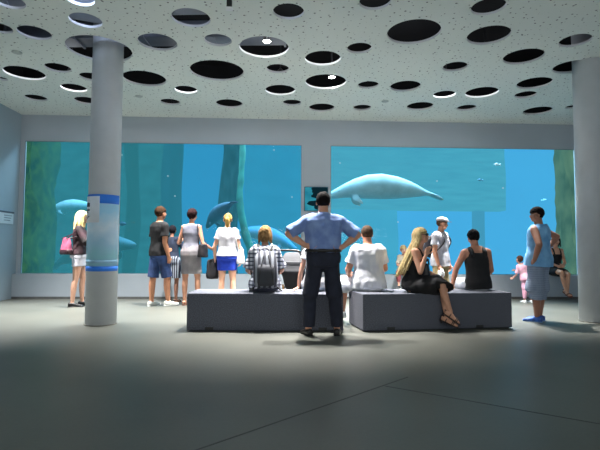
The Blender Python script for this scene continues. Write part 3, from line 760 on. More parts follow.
def tank_top(fig, m, low=-.04, grow=.012, name='tank_top', seed=2, top=.40, strap=.03, loose=.5, to_skirt=False):
    bm = bmesh.new(); R = []; T = fig.B['tor']
    def val(x):
        for a, b in zip(T, T[1:]):
            if a[0] <= x <= b[0]:
                f = (x-a[0])/(b[0]-a[0]); return tuple(a[i]*(1-f)+b[i]*f for i in (1, 2, 3))
        return T[0][1:] if x < T[0][0] else T[-1][1:]
    n = 10
    for i in range(n+1):
        x = low+(top-low)*i/n; w, d, o = val(x); lo = max(0, (.22-x)/.3)
        if x < -.03: w, d = max(w, val(0)[0]), max(d, val(0)[1])
        cut = 1-.22*max(0, (x-.30)/.12) if x > .30 else 1
        R.append(fig.ring(x, (w+grow+.012*lo*loose)*cut, d+grow+.012*lo*loose, o))
    loft(bm, R, 24, power=2.3)
    for g in (-1, 1):
        P = []
        for a in range(0, 9):
            t = PI*a/8; y = math.cos(t); z = math.sin(t)
            c, r, f = fig.ring(top-.03, 1, 1); r = r.normalized(); f = f.normalized(); u = fig.dirn(top)
            dd = (val(top)[1])*fig.k+grow*.5
            P.append(c+r*g*fig.B['shw']*(.52)*fig.k+f*y*dd*(1 if z < .7 else .9)+u*(z*(.535-top+.005)))
        tube(bm, P, [strap]*9, 10, 2, ref=tuple(fig.right(.4)), flat=1.0)
    bm = remesh(bm, max(.008, fig.vox), 2, .5); wrinkle(bm, .005, 7, (1, 1, 1), seed)
    return fig.put(name, bm, m, fig.root)
def trousers(fig, m, to=1.9, grow=.014, top=.0, name='trousers', flare=1.0, seed=3, amp=.006, back=None):
    """to: 0..1 along the thigh, 1..2 along the shin"""
    bm = bmesh.new(); T = fig.B['tor']
    R = [fig.ring(x, w+grow, d+grow, o) for x, w, d, o in [(-.10, T[1][1]*.80, T[1][2]*.95, T[1][3])]+list(T[1:3])+([(top, T[3][1], T[3][2], 0)] if top > .03 else [])]
    loft(bm, R, 22, power=2.25); kk = .5+.5*fig.k; ball(bm, fig.at(-.11), (.10*kk, .095*kk, .055))
    for key in 'LR':
        hip, kn, an = fig.legp[key]; t, h = fig.B['th'], fig.B['sh']
        e = min(1, to); tip = hip.lerp(kn, e)
        tube(bm, [hip, hip.lerp(kn, e*.5), tip], [t[0]*kk+grow, t[1]*kk+grow, (t[1]*(1-e)+t[2]*e)*kk+grow*(1+flare)], 18, 3, ends=to > 1, cap_round=.6)
        ball(bm, hip, (t[0]*kk+grow,)*3)
        if to > 1:
            t2 = kn.lerp(an, to-1); bk = V((0, -.012, 0)) if abs(nrmz(fig.legd[key][1]).y) < .8 else V((0, 0, -.012)); ball(bm, kn, (t[2]*kk+grow*1.3,)*3)
            tube(bm, [kn, kn.lerp(t2, .4)+bk, t2], [h[0]*kk+grow*1.5, h[1]*kk+max(grow*1.2, .014), max(h[2], h[0]*.72)*kk+grow*flare], 18, 3, ends=False)
    bm = remesh(bm, max(.008, fig.vox), 2, .5); wrinkle(bm, amp, 8, (1, 1, .7), seed)
    return fig.put(name, bm, m, fig.root)
def skirt(fig, m, to=.75, grow=.018, top=.12, name='skirt', seed=4, flare=.0, extra=None, amp=.005):
    bm = bmesh.new(); T = fig.B['tor']; kk = .5+.5*fig.k
    R = [fig.ring(top, T[3][1]*.97+grow*.6, T[3][2]+grow*.6, 0), fig.ring(.03, T[2][1]+grow, T[2][2]+grow, T[2][3]), fig.ring(-.05, T[1][1]+grow, T[1][2]+grow, T[1][3])]
    L_, R_ = fig.legp['L'], fig.legp['R']; r = fig.right(0)
    for i in range(1, 6):
        e = to*i/5
        def pt(lg):
            return lg[0].lerp(lg[1], e) if e <= 1 else lg[1].lerp(lg[2], e-1)
        a, b = pt(L_), pt(R_); c = (a+b)/2; half = (b-a).length/2; ax = (b-a).normalized() if half > .03 else r
        d = ((L_[1]-L_[0])+(R_[1]-R_[0])).normalized() if e < 1 else ((L_[2]-L_[1])+(R_[2]-R_[1])).normalized()
        n_ = d.cross(ax).normalized(); rad = (.080-.022*min(1, e))*kk+grow+flare*e
        R.append((c, ax*(half+rad), n_*(rad+.016)))
    # smooth section directions
    for i in range(1, len(R)):
        c, a, b = R[i]
        if a.dot(R[i-1][1]) < 0: a = -a
        if b.dot(R[i-1][2]) < 0: b = -b
        R[i] = (c, a, b)
    loft(bm, R, 26, power=2.2)
    ball(bm, fig.P-V((0, 0, .03)), (T[1][1]*kk+grow, T[1][2]+grow, .09))
    for lg in (L_, R_):
        if to >= .5: tube(bm, [lg[0], lg[0].lerp(lg[1], min(1, to)*.96)], [.088*kk+grow*.7, (.088-.03*min(1, to))*kk+grow*.7], 16, 4, ends=False)
    bm = remesh(bm, max(.008, fig.vox), 3, .5); wrinkle(bm, amp, 6, (1.4, 1.4, .6), seed)
    return fig.put(name, bm, m, fig.root)
def shoes(fig, m, sole_m=None, grow=.006, name='shoe', high=0):
    for key in 'LR':
        bm = bmesh.new(); f, r, u, b = fig.foot(bm, key, grow)
        if high: tube(bm, [b+u*.02, b+u*(.05+high)], [.042, .042], 14, 2, ends=False)
        bm = remesh(bm, .007, 2, .5); o = fig.put(name, bm, m, fig.root)
        if sole_m:
            bm = bmesh.new(); fig.foot(bm, key, grow, sole=True); s_ = fig.put('sole', bm, sole_m, fig.root); s_.parent = o
def sandals(fig, m, name='sandal', heel=0):
    for key in 'LR':
        bm = bmesh.new(); f, r, u, b = fig.foot(bm, key, 0, sole=True)
        for y in (.11, .13, .02): 
            P = [b+f*y+r*.048*math.cos(t)+u*(-.03+(.062 if y < .05 else .048)*math.sin(t)) for t in [PI*i/8 for i in range(9)]]
            tube(bm, P, [.006]*9, 6, 1)
        P = [b-f*.06+u*.02+r*.04*g for g in (-1, 0, 1)]; P[1] = b-f*.078+u*.02
        tube(bm, P, [.006]*3, 6, 3)
        if heel: tube(bm, [b-f*.045-u*.02, b-f*.045-u*(.03+heel)], [.02, .014], 8, 1)
        fig.put(name, bm, m, fig.root)
def hair_cap(fig, m, name='hair', grow=1.10, line=.035, back=-.06, vol=(1, 1, 1), seed=0, rough_=.006, temple=.0):
    bm = bmesh.new(); hs = fig.head_s; q = .97 if fig.B is FEM else 1
    vs = ball(bm, (0, 0, 0), (1, 1, 1), None, 40, 28)
    for v in vs:
        d = v.co.normalized(); p = V((d.x*.078*vol[0], d.y*.096*vol[1], d.z*.092*vol[2]))*grow+V((0, -.010, .028))
        # keep scalp: above the hairline in front, down to the nape behind
        front = (p.y+.02)/.09; lim = line if p.y > .02 else (back+(line-back)*max(0, min(1, (p.y+.045)/.065))**2)
        k = max(0, min(1, (lim-p.z)/.018))
        inner = V((d.x*.066, d.y*.082, d.z*.075))+V((0, -.008, .028))
        n_ = noise.noise(d*6+V((seed, 0, 0)))*rough_+noise.noise(V((d.x*16, d.y*16, d.z*5))+V((seed, 2, 0)))*rough_*.6
        p = p*(1)+d*n_
        p = p.lerp(inner, k); v.co = p*q
    for v in bm.verts: v.co = (fig.HC+fig.HM @ (v.co*hs))*fig.S
    return finish(name, bm, m, fig.root)
def hair_strands(fig, m, parent, length, count=46, spread=.07, name='lock', start=-.02, seed=1, fwd_=0, taper=.3, wave=.012, arc=(-1.0, 1.0), drop=None, width=.016):
    """long hair as one mesh of tapering locks draping from the crown down the back"""
    r_ = random.Random(seed); bm = bmesh.new(); hs = fig.head_s
    for i in range(count):
        a = arc[0]+(arc[1]-arc[0])*(i+.5)/count+r_.uniform(-.05, .05)  # 0 = straight back
        out = V((math.sin(a), -math.cos(a), 0)); L_ = length*r_.uniform(.86, 1.05)
        p0 = fig.HC+fig.HM @ (V((out.x*.035, out.y*.05, .105))*hs)
        p1 = fig.HC+fig.HM @ (V((out.x*.080, out.y*.098-.006, .045))*hs)
        p2 = fig.HC+fig.HM @ (V((out.x*.088, out.y*.108-.008, -.04))*hs)
        P = [p0, p1, p2]; dirw = fig.HM @ V((out.x, out.y, 0)); q = V(p2)
        n = 5
        for j in range(n):
            f = (j+1)/n
            q = q+V((0, 0, -L_/n))+dirw*(spread*(.5 if j < 2 else -.1)/n)+V((r_.uniform(-1, 1), r_.uniform(-1, 1), 0))*wave+(V(drop)*(L_/n) if drop else V((0, 0, 0)))
            P.append(V(q))
        w = width*r_.uniform(.8, 1.25)
        tube(bm, P, [w*.7, w, w]+[w*(1-(1-taper)*(j+1)/n) for j in range(n)], 6, 2)
    for v in bm.verts: v.co = v.co*fig.S
    return finish(name, bm, m, parent)

def hmat(*a, **k):
    m = mat(*a, **k); m.node_tree.nodes['Principled BSDF'].inputs['Specular IOR Level'].default_value = .12; return m
HB = lambda n, c, c2=None: hmat(n, c, .9, .2, 30, bump=.3, col2=c2, stretch=(3, 3, .6))
def strap_tube(bm, pts, w=.016, flat=.3, ref=(0, 1, 0)): tube(bm, pts, [w]*len(pts), 8, 4, ref=ref, flat=flat)
def world_of(fig, p): return fig.root.matrix_basis @ (V(p)*fig.S) if False else (Matrix.Translation(fig.root.location) @ Matrix.Rotation(fig.root.rotation_euler.z, 4, 'Z')) @ (V(p)*fig.S)

# ------------------------------------------------------------------ the visitors
def head_z(py, y): return on_y(300, py, y).z
def stand(px, py): p = on_z(px, py, 0); return V((p.x, p.y, 0))

# main man, back to camera, hands on hips
loc = stand(323, 335)
H = head_z(192, loc.y)
f = Fig(H, 'm', 1.24, lean=(0, 1), head=(-6, 4, 0), fingers=50, vox=.0065,
  arms={'L': ((-.80, -.10, -.55), (.80, -.18, -.56), (.93, -.12, -.25), (.1, .2, 1)), 'R': ((.80, -.10, -.58), (-.76, -.18, -.60), (-.93, -.12, -.2), (-.1, .2, 1))},
  legs={'L': ((-.17, .0, -1), (-.05, -.03, -1), -16, 0), 'R': ((.13, .02, -1), (.07, -.03, -1), 14, 0)})
make_person(f, loc, math.radians(2), 'man in light blue shirt and dark navy trousers standing with hands on hips', (206, 150, 122), (34, 26, 24))
t_shirt(f, cloth('blue_shirt', (128, 152, 200), (102, 126, 182)), low=.07, sleeve=.96, grow=.02, loose=.6, bell=1.3, amp=.011, seed=5, neck=.54)
bm = bmesh.new(); tube(bm, [f.at(.515)+V((0, 0, 0)), f.at(.56)], [.078, .066], 18, 3, ends=False); f.put('collar', bm, cloth('blue_collar', (150, 174, 226)), f.root)
trousers(f, cloth('navy_trousers', (30, 34, 52), (22, 25, 40)), to=1.93, grow=.012, top=.09, flare=2.4, seed=6, amp=.009)
bm = bmesh.new(); loft(bm, [f.ring(x, .150+g, .104+g, 0) for x, g in ((.070, .02), (.074, .034), (.104, .034), (.108, .02))], 24, power=2.25); f.put('belt', bm, mat('belt_leather', (28, 24, 24), .5), f.root)
shoes(f, mat('black_leather', (26, 22, 22), .4), BLACK, .008)
hair_cap(f, HB('hair_black', (24, 19, 19), (12, 9, 10)), back=-.082, grow=1.13, seed=2)

# man in black tee and denim shorts
loc = stand(158, 306); H = head_z(208, loc.y)
f = Fig(H, 'm', 1.0, lean=(-2, 1), head=(0, -2, 0), vox=.008,
  arms={'R': ((.10, -.06, -1), (.05, .30, -1), (0, .2, -1), (0, 1, .2)), 'L': ((-.2, .1, -1), (.1, .9, -.5), (.1, 1, -.1), (0, 0, 1))},
  legs={'L': ((-.05, -.09, -1), (.0, -.05, -1), -8, 0), 'R': ((.05, .24, -1), (.03, .06, -1), 10, 0)})
make_person(f, loc, math.radians(-42), 'man in black T-shirt and denim shorts standing at the left window', (190, 132, 100), (96, 66, 42))
t_shirt(f, cloth('black_tee', (15, 15, 20), (10, 10, 15)), low=-.06, sleeve=.62, grow=.018, loose=.9, seed=8, amp=.008)
trousers(f, cloth('denim', (56, 82, 134), (26, 42, 80), 6), to=.98, grow=.020, flare=1.2, name='denim_shorts', seed=9)
shoes(f, cloth('white_canvas', (226, 226, 220)), WHITE, .008, name='sneaker')
hair_cap(f, HB('hair_brown', (66, 45, 30), (38, 26, 18)), back=-.07, grow=1.12, seed=4)

# dark clothed child between them
loc = stand(172, 302.5); H = head_z(226, loc.y)
f = Fig(H, 'f', .9, lean=(2, 6), side=-6, head=(10, 10, 0), vox=.009,
  arms={'R': ((.5, .4, -.8), (.4, .8, .5), (.2, .9, .3), (0, 0, 1)), 'L': ((-.25, .2, -1), (-.1, .9, -.2), (0, 1, .1), (0, 0, 1))},)
make_person(f, loc, math.radians(-15), 'child in navy top and striped dress half hidden behind the woman in grey', (150, 104, 84), (30, 26, 30))
t_shirt(f, cloth('navy_top', (38, 50, 74), (30, 40, 60)), low=.05, sleeve=1.3, grow=.02, seed=11)
skirt(f, plaid_mat('striped_dress', (150, 158, 170), (40, 44, 60), (0, 0, 0), 26, 0), to=.85, grow=.028, top=.12, flare=.02, name='striped_skirt')
sandals(f, BLACK)
hair_cap(f, HB('hair_dark', (36, 34, 42), (24, 22, 28)), back=-.09, grow=1.14, seed=5)

# woman in grey
loc = stand(190, 305); H = head_z(210, loc.y)
f = Fig(H, 'f', 1.02, lean=(0, 2), head=(-12, 2, 0), vox=.008,
  arms={'L': ((-.34, .05, -1), (.05, .75, .35), (.2, .9, .3), (0, 0, 1)), 'R': ((.26, -.08, -1), (.40, .75, -.35), (.5, .8, -.1), (0, 0, 1))},
  legs={'L': ((-.03, .0, -1), (.0, -.03, -1), -6, 0), 'R': ((.10, .05, -1), (.05, -.04, -1), 14, 0)})
make_person(f, loc, math.radians(-8), 'dark haired woman in sleeveless grey top and grey skirt', (202, 146, 118), (44, 28, 30))
t_shirt(f, cloth('grey_top', (132, 132, 144), (98, 100, 116), 5), low=.08, sleeve=0, grow=.013, loose=.5, seed=12, neck=.515)
skirt(f, cloth('grey_skirt', (148, 143, 146), (122, 118, 124), 4), to=.82, grow=.020, top=.13, amp=.008, name='pencil_skirt')
sandals(f, mat('tan_leather', (110, 66, 48), .5))
hair_cap(f, HB('hair_dark_red', (48, 26, 28), (24, 14, 16)), back=-.085, grow=1.17, seed=6, rough_=.012)
womanD = f
# black shoulder bag
def handbag(name, fig, c, w, d, h, m, label, cat, strap_pts=None, rot=0, taper=.85, group=None, base_m=None, sw=.009):
    """soft bag: c is the bag centre in the wearer's frame (1.75 m scale)"""
    W = world_of(fig, c); rz = fig.root.rotation_euler.z+rot
    root = empty(name, W-V((0, 0, h/2)), rz)
    bm = bmesh.new(); rings = []
    for i in range(9):
        t = i/8; k = (1-(1-taper)*t)*(1 if 0 < i < 8 else .86); rings.append(((0, 0, h*t), (w/2*k, 0, 0), (0, d/2*k*(1.1-.35*t), 0)))
    loft(bm, rings, 24, power=3.2); bmesh.ops.subdivide_edges(bm, edges=bm.edges, cuts=1); wrinkle(bm, .010, 9, seed=3)
    finish('bag_body', bm, m, root)
    if base_m:
        bm = bmesh.new(); loft(bm, [((0, 0, h*t-.006), (w/2*k*1.04, 0, 0), (0, d/2*k*1.12*1.04, 0)) for t, k in ((0, .86), (.06, .98), (.28, .97), (.30, .93))], 24, power=3.2); finish('bag_base', bm, base_m, root)
    if strap_pts:
        inv = Matrix.Rotation(-rz, 4, 'Z') @ Matrix.Translation(-root.location)
        P = [inv @ world_of(fig, p) for p in strap_pts]
        for o in (-.5, .5):
            e1 = V((-w*.28, d*o*.7, h*.96)); e2 = V((w*.28, d*o*.7, h*.96))
            bm = bmesh.new(); tube(bm, [e1]+[p+V((0, 0, .006*o)) for p in P]+[e2], [sw]*(len(P)+2), 8, 4, flat=.6); finish('strap', bm, base_m or m, root)
    tag(root, label, cat, group); return root
sh = f.armp['R'][0]
handbag('shoulder_bag', f, f.at(.06)+V((.235, -.04, -.02)), .26, .12, .25, mat('black_leather_bag', (34, 30, 34), .45, .1), 'black shoulder bag on the right side of the woman in grey', 'bag',
  [sh+V((.0, -.09, -.08)), sh+V((-.02, -.03, .075)), sh+V((.0, .07, -.06))], rot=1.2)

# woman with ponytail, white tee and blue shorts
loc = stand(226.5, 307); H = head_z(214, loc.y)
f = Fig(H, 'f', 1.08, lean=(0, 2), head=(4, 6, 0), vox=.008,
  arms={'L': ((-.30, -.02, -1), (-.02, .35, -.9), (0, .4, -.8), (0, 1, 0)), 'R': ((.26, 0, -1), (.05, .15, -1), (0, .1, -1), (0, 1, 0))},
  legs={'L': ((-.02, .0, -1), (-.02, -.03, -1), -6, 0), 'R': ((.06, .0, -1), (.02, -.03, -1), 8, 0)})
make_person(f, loc, 0, 'woman with blonde ponytail in white T-shirt and bright blue shorts', (222, 166, 138), (196, 160, 96))
t_shirt(f, cloth('white_tee', (190, 188, 194), (164, 162, 172), 5), low=-.0, sleeve=.5, grow=.020, loose=1.0, seed=15, amp=.011)
skirt(f, cloth('blue_shorts', (26, 66, 196), (18, 48, 158)), to=.55, grow=.020, top=.05, name='blue_shorts')
shoes(f, WHITE, WHITE, .006)
hair_cap(f, HB('hair_blonde_dark', (176, 142, 84), (112, 82, 50)), back=-.06, grow=1.10, seed=7)
hair_cap_pt = f.HC+f.HM @ V((0, -.108, .02))
bm = bmesh.new(); r_ = random.Random(5)
for i in range(14):
    o = V((r_.uniform(-.018, .018), r_.uniform(-.01, .01), 0)); tube(bm, [hair_cap_pt+V((0, .02, .01)), hair_cap_pt+o*1.2+V((0, -.025, -.01)), hair_cap_pt+o*1.8+V((0, -.02, -.09)), hair_cap_pt+o+V((0, -.005, -.19))], [.014, .017, .014, .004], 6, 3)
f.put('ponytail', bm, HB('hair_blonde_tail', (206, 172, 104), (160, 124, 66)), f.root)
bm = bmesh.new(); ball(bm, hair_cap_pt+V((0, -.006, .006)), (.02, .014, .02)); f.put('hair_tie', bm, BLACK, f.root)
wl = f.armp['L'][2]
handbag('tote_bag', f, wl+V((-.05, .03, -.19)), .24, .13, .36, mat('black_tote', (24, 24, 30), .7, .1), 'black tote bag hanging from the left hand of the ponytailed woman', 'bag', [wl+V((-.03, .0, .0)), wl+V((.0, .05, .01))], rot=.3)
handbag('cloth_bag', f, f.at(-.02)+V((.25, -.02, .01)), .17, .10, .27, cloth('white_cloth_bag', (220, 218, 216), (196, 196, 200)), 'white cloth bag hanging on the right side of the ponytailed woman', 'bag',
  [f.armp['R'][0]+V((.01, -.075, -.1)), f.armp['R'][0]+V((-.01, -.0, .07)), f.armp['R'][0]+V((.01, .08, -.1))], rot=.2, taper=.7)

# blonde woman by the left column
loc = stand(77.5, 306.3); H = head_z(213, loc.y)
f = Fig(H, 'f', 1.0, lean=(-2, 3), head=(-4, 2, 0), vox=.008,
  arms={'L': ((-.25, .55, -.75), (.25, .5, .85), (.3, .2, 1), (1, 0, 0)), 'R': ((.35, .45, -.8), (-.10, .55, .85), (-.3, .3, 1), (-1, 0, 0))},
  legs={'L': ((-.02, .16, -1), (.0, .0, -1), -4, 0), 'R': ((.02, -.09, -1), (.0, -.10, -1), 4, 0)})
make_person(f, loc, math.radians(-72), 'woman with long pale blonde hair and white shorts beside the wrapped column', (206, 158, 134), (220, 196, 140))
t_shirt(f, cloth('black_pink_jacket', (14, 9, 12), (52, 26, 36), 7), low=.0, sleeve=1.5, grow=.018, loose=.9, seed=17, name='jacket')
skirt(f, cloth('white_shorts', (214, 212, 222), (196, 196, 208)), to=.42, grow=.022, top=.12, name='white_shorts')
shoes(f, mat('black_pumps', (22, 20, 22), .4), BLACK, .006)
hc = hair_cap(f, HB('hair_pale_blonde', (250, 226, 170), (214, 184, 120)), back=-.10, grow=1.15, seed=8)
hair_strands(f, HB('hair_pale_locks', (252, 230, 176), (212, 182, 120)), hc, .26, 44, spread=.03, arc=(-2.0, 2.0), seed=8)
handbag('shoulder_bag', f, f.at(.18)+V((.10, -.20, -.02)), .30, .14, .30, cloth('pink_leather', (186, 92, 122), (150, 66, 98), 5), 'pink shoulder bag with dark base on the blonde woman beside the column', 'bag',
  [f.armp['R'][0]+V((.03, -.08, -.05)), f.armp['R'][0]+V((-.01, -.0, .072)), f.armp['R'][0]+V((.03, .06, -.09))], rot=.55, taper=.7, base_m=mat('dark_bag_leather', (52, 24, 34), .5, .1))

# ------------------------------------------------ seated people on the left bench
def seat_at(px, y, z=BH): p = on_y(px, 280, y); return V((p.x, p.y, 0)), z
def pel(z, S): return (0, 0, z+.105)
loc, z = seat_at(265, 6.42); 
f = Fig(1.70, 'f', 1.08, lean=(0, 10), head=(0, 8, 0), vox=.008, pelvis=(0, 0, BH+.113),
  arms={'L': ((-.35, .15, -1), (.3, .9, -.3), (.5, .8, 0), (0, 0, 1)), 'R': ((.35, .15, -1), (-.3, .9, -.3), (-.5, .8, 0), (0, 0, 1))},
  legs={'L': ((-.15, 1, -.05), (-.02, .1, -1), -6, 0), 'R': ((.15, 1, -.05), (.02, .1, -1), 6, 0)})
make_person(f, loc, math.radians(4), 'person with sandy chin length hair in a checked shirt seated on the left bench', (206, 156, 130), (150, 116, 76))
t_shirt(f, plaid_mat('checked_shirt', (214, 216, 224), (130, 134, 150), (70, 74, 90), 17, 19), low=-.06, sleeve=.9, grow=.026, loose=1.0, seed=20, amp=.012, name='checked_shirt')
trousers(f, cloth('grey_jeans', (60, 64, 80)), to=1.9, grow=.014)
shoes(f, BLACK, WHITE, .006)
hc = hair_cap(f, HB('hair_sandy', (150, 118, 76), (92, 68, 44)), back=-.10, grow=1.27, seed=10, rough_=.014)
hair_strands(f, HB('hair_sandy_locks', (150, 116, 74), (96, 72, 46)), hc, .075, 30, spread=.0, arc=(-1.9, 1.9), seed=4, wave=.006)

def backpack(fig, scale=1.0, m=None, m2=None, label='', low=.0, name='backpack', off=.0, strap_m=None, dep=1.0):
    """worn on the back: body, front pocket, two shoulder straps, top handle"""
    S = fig.S; rz = fig.root.rotation_euler.z
    root = empty(name, fig.root.location, rz)
    T = fig.dirn(.25); r = fig.right(.25); b = -(T.cross(r)); b = -b if b.y > 0 else b
    c0 = fig.at(low); back = .118*fig.k+.02+off
    bm = bmesh.new(); R = []
    h = .46*scale
    for t, w, d in ((0, .10, .04), (.04, .13, .075), (.2, .150, .095), (.5, .152, .09), (.78, .140, .075), (.93, .105, .05), (1, .06, .025)):
        c = c0+T*h*t+b*(back+d*dep*.9); R.append((c, r*w*scale, b*d*dep))
    loft(bm, R, 26, power=2.7); bmesh.ops.subdivide_edges(bm, edges=bm.edges, cuts=1); wrinkle(bm, .008, 9, seed=5)
    fig.root, keep = root, fig.root
    fig.put('pack_body', bm, m, root)
    bm = bmesh.new(); R = []
    for t, w, d in ((0, .08, .02), (.08, .105, .045), (.45, .108, .045), (.56, .09, .02)):
        c = c0+T*h*(t+.05)+b*(back+.165*dep); R.append((c, r*w*scale, b*d*dep))
    loft(bm, R, 22, power=3); fig.put('front_pocket', bm, m2 or m, root)
    for g in (-1, 1):
        a = c0+T*h*.86+b*back; sh = fig.at(.50)+r*g*.085*fig.k+T*.03; ch = fig.at(.36)+r*g*.125*fig.k-b*(.15*fig.k); lo = fig.at(.16)+r*g*.185*fig.k; e = c0+T*h*.1+b*back+r*g*.12
        bm = bmesh.new(); tube(bm, [a+r*g*.06, sh+b*.06, sh-b*.04, ch, lo, e], [.021, .024, .024, .02, .012, .010], 8, 4, flat=.55, ref=tuple(b)); fig.put('shoulder_strap', bm, strap_m or m, root)
        bm = bmesh.new(); tube(bm, [e+b*.06, e+b*.07+T*-.05+r*g*.05, e+b*.08-T*.09+r*g*.10], [.008, .010, .008], 6, 3); fig.put('strap_tail', bm, strap_m or BLACK, root)
        bm = bmesh.new(); tube(bm, [c0+T*h*.85+b*(back+.15*dep)+r*g*.03, c0+T*h*.45+b*(back+.20*dep)+r*g*.075, c0+T*h*.08+b*(back+.19*dep)+r*g*.10], [.008]*3, 6, 4); fig.put('seam_piping', bm, strap_m or BLACK, root)
    a = c0+T*h*.99+b*(back+.03); bm = bmesh.new(); tube(bm, [a-r*.04, a-r*.03+T*.035, a+r*.03+T*.035, a+r*.04], [.008]*4, 6, 3); fig.put('grab_handle', bm, strap_m or BLACK, root)
    fig.root = keep
    tag(root, label, 'backpack'); return root
backpack(f, 1.12, plaid_mat('striped_pack', (60, 62, 72), (134, 138, 148), (150, 154, 160), 14, 0), cloth('pack_pocket', (56, 58, 66)), 'black and grey striped backpack worn by the seated person in the checked shirt', low=-.07, strap_m=BLACK)

# person in white hidden behind the man in the blue shirt
loc, z = seat_at(316, 6.5)
f = Fig(1.62, 'f', 1.0, lean=(0, 4), head=(0, 0, 0), vox=.009, pelvis=(0, 0, BH+.113), fingers=10,
  arms={'L': ((-.30, -.10, -1), (-.16, -.06, -1), (-.7, -.25, -.35), (.3, -.9, 0)), 'R': ((.2, .3, -1), (-.3, .9, -.3), (-.5, .8, 0), (0, 0, 1))},
  legs={'L': ((-.10, 1, -.05), (-.02, .1, -1), -6, 0), 'R': ((.15, 1, -.05), (.02, .1, -1), 6, 0)})
make_person(f, loc, math.radians(0), 'person in white top on the left bench, mostly hidden behind the man in blue', (226, 170, 146), (120, 84, 54))
t_shirt(f, cloth('white_top', (232, 232, 236)), low=-.06, sleeve=.35, grow=.02, loose=1, seed=22)
trousers(f, cloth('pale_trousers', (170, 182, 200)), to=1.8)
shoes(f, WHITE, WHITE)
hair_cap(f, HB('hair_mid_brown', (110, 78, 50), (70, 48, 32)), back=-.08, grow=1.12)

# ------------------------------------------------ right bench
loc, z = seat_at(369, 6.50)
f = Fig(1.74, 'm', 1.16, lean=(0, 6), side=-1, head=(0, 8, 0), vox=.0075, pelvis=(0, 0, BH+.12),
  arms={'L': ((-.34, .16, -1), (.25, .9, -.5), (.5, .8, 0), (0, 0, 1)), 'R': ((.30, .3, -1), (-.3, .9, -.3), (-.5, .8, 0), (0, 0, 1))},
  legs={'L': ((-.50, .86, -.06), (-.02, .1, -1), -16, 0), 'R': ((.25, 1, -.05), (.02, .1, -1), 6, 0)})
make_person(f, loc, math.radians(2), 'man in white T-shirt seated at the left end of the right bench', (196, 138, 110), (120, 92, 66))
t_shirt(f, cloth('bright_white_tee', (214, 214, 218), (190, 192, 202), 5), low=-.08, sleeve=.66, grow=.024, loose=1.1, seed=24, amp=.013)
trousers(f, cloth('white_shorts_man', (230, 230, 234), (206, 208, 216)), to=1.05, grow=.03, flare=1.4, name='white_shorts', amp=.012)
shoes(f, WHITE, WHITE, .008, name='sneaker')
hair_cap(f, HB('hair_grey_brown', (74, 57, 44), (44, 34, 27)), back=-.07, grow=1.10, seed=12)

# man in black vest leaning on his left arm
loc, z = seat_at(478, 6.68)
f = Fig(1.70, 'm', 1.0, lean=(-4, 14), side=-2, head=(4, 18, 0), vox=.0075, pelvis=(0, 0, BH+.113), fingers=12,
  arms={'L': ((-.52, -.02, -1), (-.24, -.06, -1), (-.5, -.5, -.4), (.8, -.4, 0)), 'R': ((.22, .12, -1), (-.1, .9, -.5), (-.5, .8, 0), (0, 0, 1))},
  legs={'L': ((-.40, .92, -.05), (-.02, .1, -1), -10, 0), 'R': ((.25, 1, -.05), (.02, .1, -1), 6, 0)})
make_person(f, loc, math.radians(-6), 'person in black tank top leaning on one arm on the right bench', (176, 122, 98), (26, 24, 28))
tank_top(f, cloth('black_vest', (20, 20, 24), (12, 12, 16)), low=-.09, grow=.02, loose=1.6, top=.42, strap=.034)
trousers(f, cloth('white_shorts_vest', (222, 226, 232), (200, 204, 214)), to=.9, grow=.02, name='white_shorts')
shoes(f, BLACK, WHITE)
hair_cap(f, HB('hair_jet', (26, 26, 32), (14, 14, 18)), back=-.065, grow=1.13, seed=14, rough_=.012)

# blonde woman in black dress, sideways on the right bench
pz = on_y(413, 283, 6.33); loc = V((pz.x, 6.33, 0))
f = Fig(1.70, 'f', 1.0, lean=(4, 15), side=0, head=(4, -10, 0), vox=.007, pelvis=(0, 0, BH+.113), fingers=40,
  arms={'L': ((-.05, .30, -.95), (.35, .75, -.30), (.6, .5, -.2), (0, 0, 1)), 'R': ((.16, .32, -1), (-.12, .30, 1.0), (-.25, .25, .9), (-.5, .6, 0))},
  legs={'L': ((.10, 1, .02), (.16, .10, -1), 10, -18), 'R': ((.02, 1, .16), (-.20, .24, -1), -14, -34)})
make_person(f, loc, math.radians(-122), 'woman with very long blonde hair in a black dress seated sideways on the right bench', (200, 148, 122), (214, 190, 128))
tank_top(f, cloth('black_dress_top', (18, 18, 22), (12, 12, 14)), low=-.08, grow=.014, top=.38, strap=.016, name='dress_bodice')
skirt(f, cloth('black_dress_skirt', (18, 18, 24), (10, 10, 14)), to=1.10, grow=.034, top=.14, name='dress_skirt', amp=.010, flare=.03)
sandals(f, mat('dark_sandal', (52, 40, 38), .5), heel=.03)
hc = hair_cap(f, HB('hair_long_blonde', (190, 170, 124), (136, 116, 78)), back=-.10, grow=1.14, seed=15)
hair_strands(f, HB('hair_long_blonde_locks', (192, 174, 130), (138, 118, 80)), hc, .50, 80, spread=.05, arc=(-1.7, 1.7), seed=9, drop=(.2, -.40, 0), wave=.008, width=.018)
bm = bmesh.new()
for g in (-1, 1):
    c = f.HC+f.HM @ V((.034*g, .094, .004)); ball(bm, c, (.028, .010, .022), None)
    tube(bm, [f.HC+f.HM @ V((.060*g, .086, .008)), f.HC+f.HM @ V((.082*g, .0, .010))], [.004, .004], 6, 2)
tube(bm, [f.HC+f.HM @ V((-.012, .098, .008)), f.HC+f.HM @ V((.012, .098, .008))], [.004, .004], 6, 2)
f.put('sunglasses', bm, mat('dark_lens', (12, 12, 14), .15), f.root)
womanK = f
kn = (f.legp['L'][0]+f.legp['L'][1])/2+(f.legp['R'][1]-f.legp['L'][1])*.2
handbag('handbag', f, kn+V((.02, -.03, .215)), .26, .12, .17, mat('black_handbag', (24, 22, 28), .45, .1), 'black handbag on the lap of the long haired woman in the black dress', 'bag', [kn+V((.0, .0, .36)), kn+V((.05, .0, .36))], rot=.2)

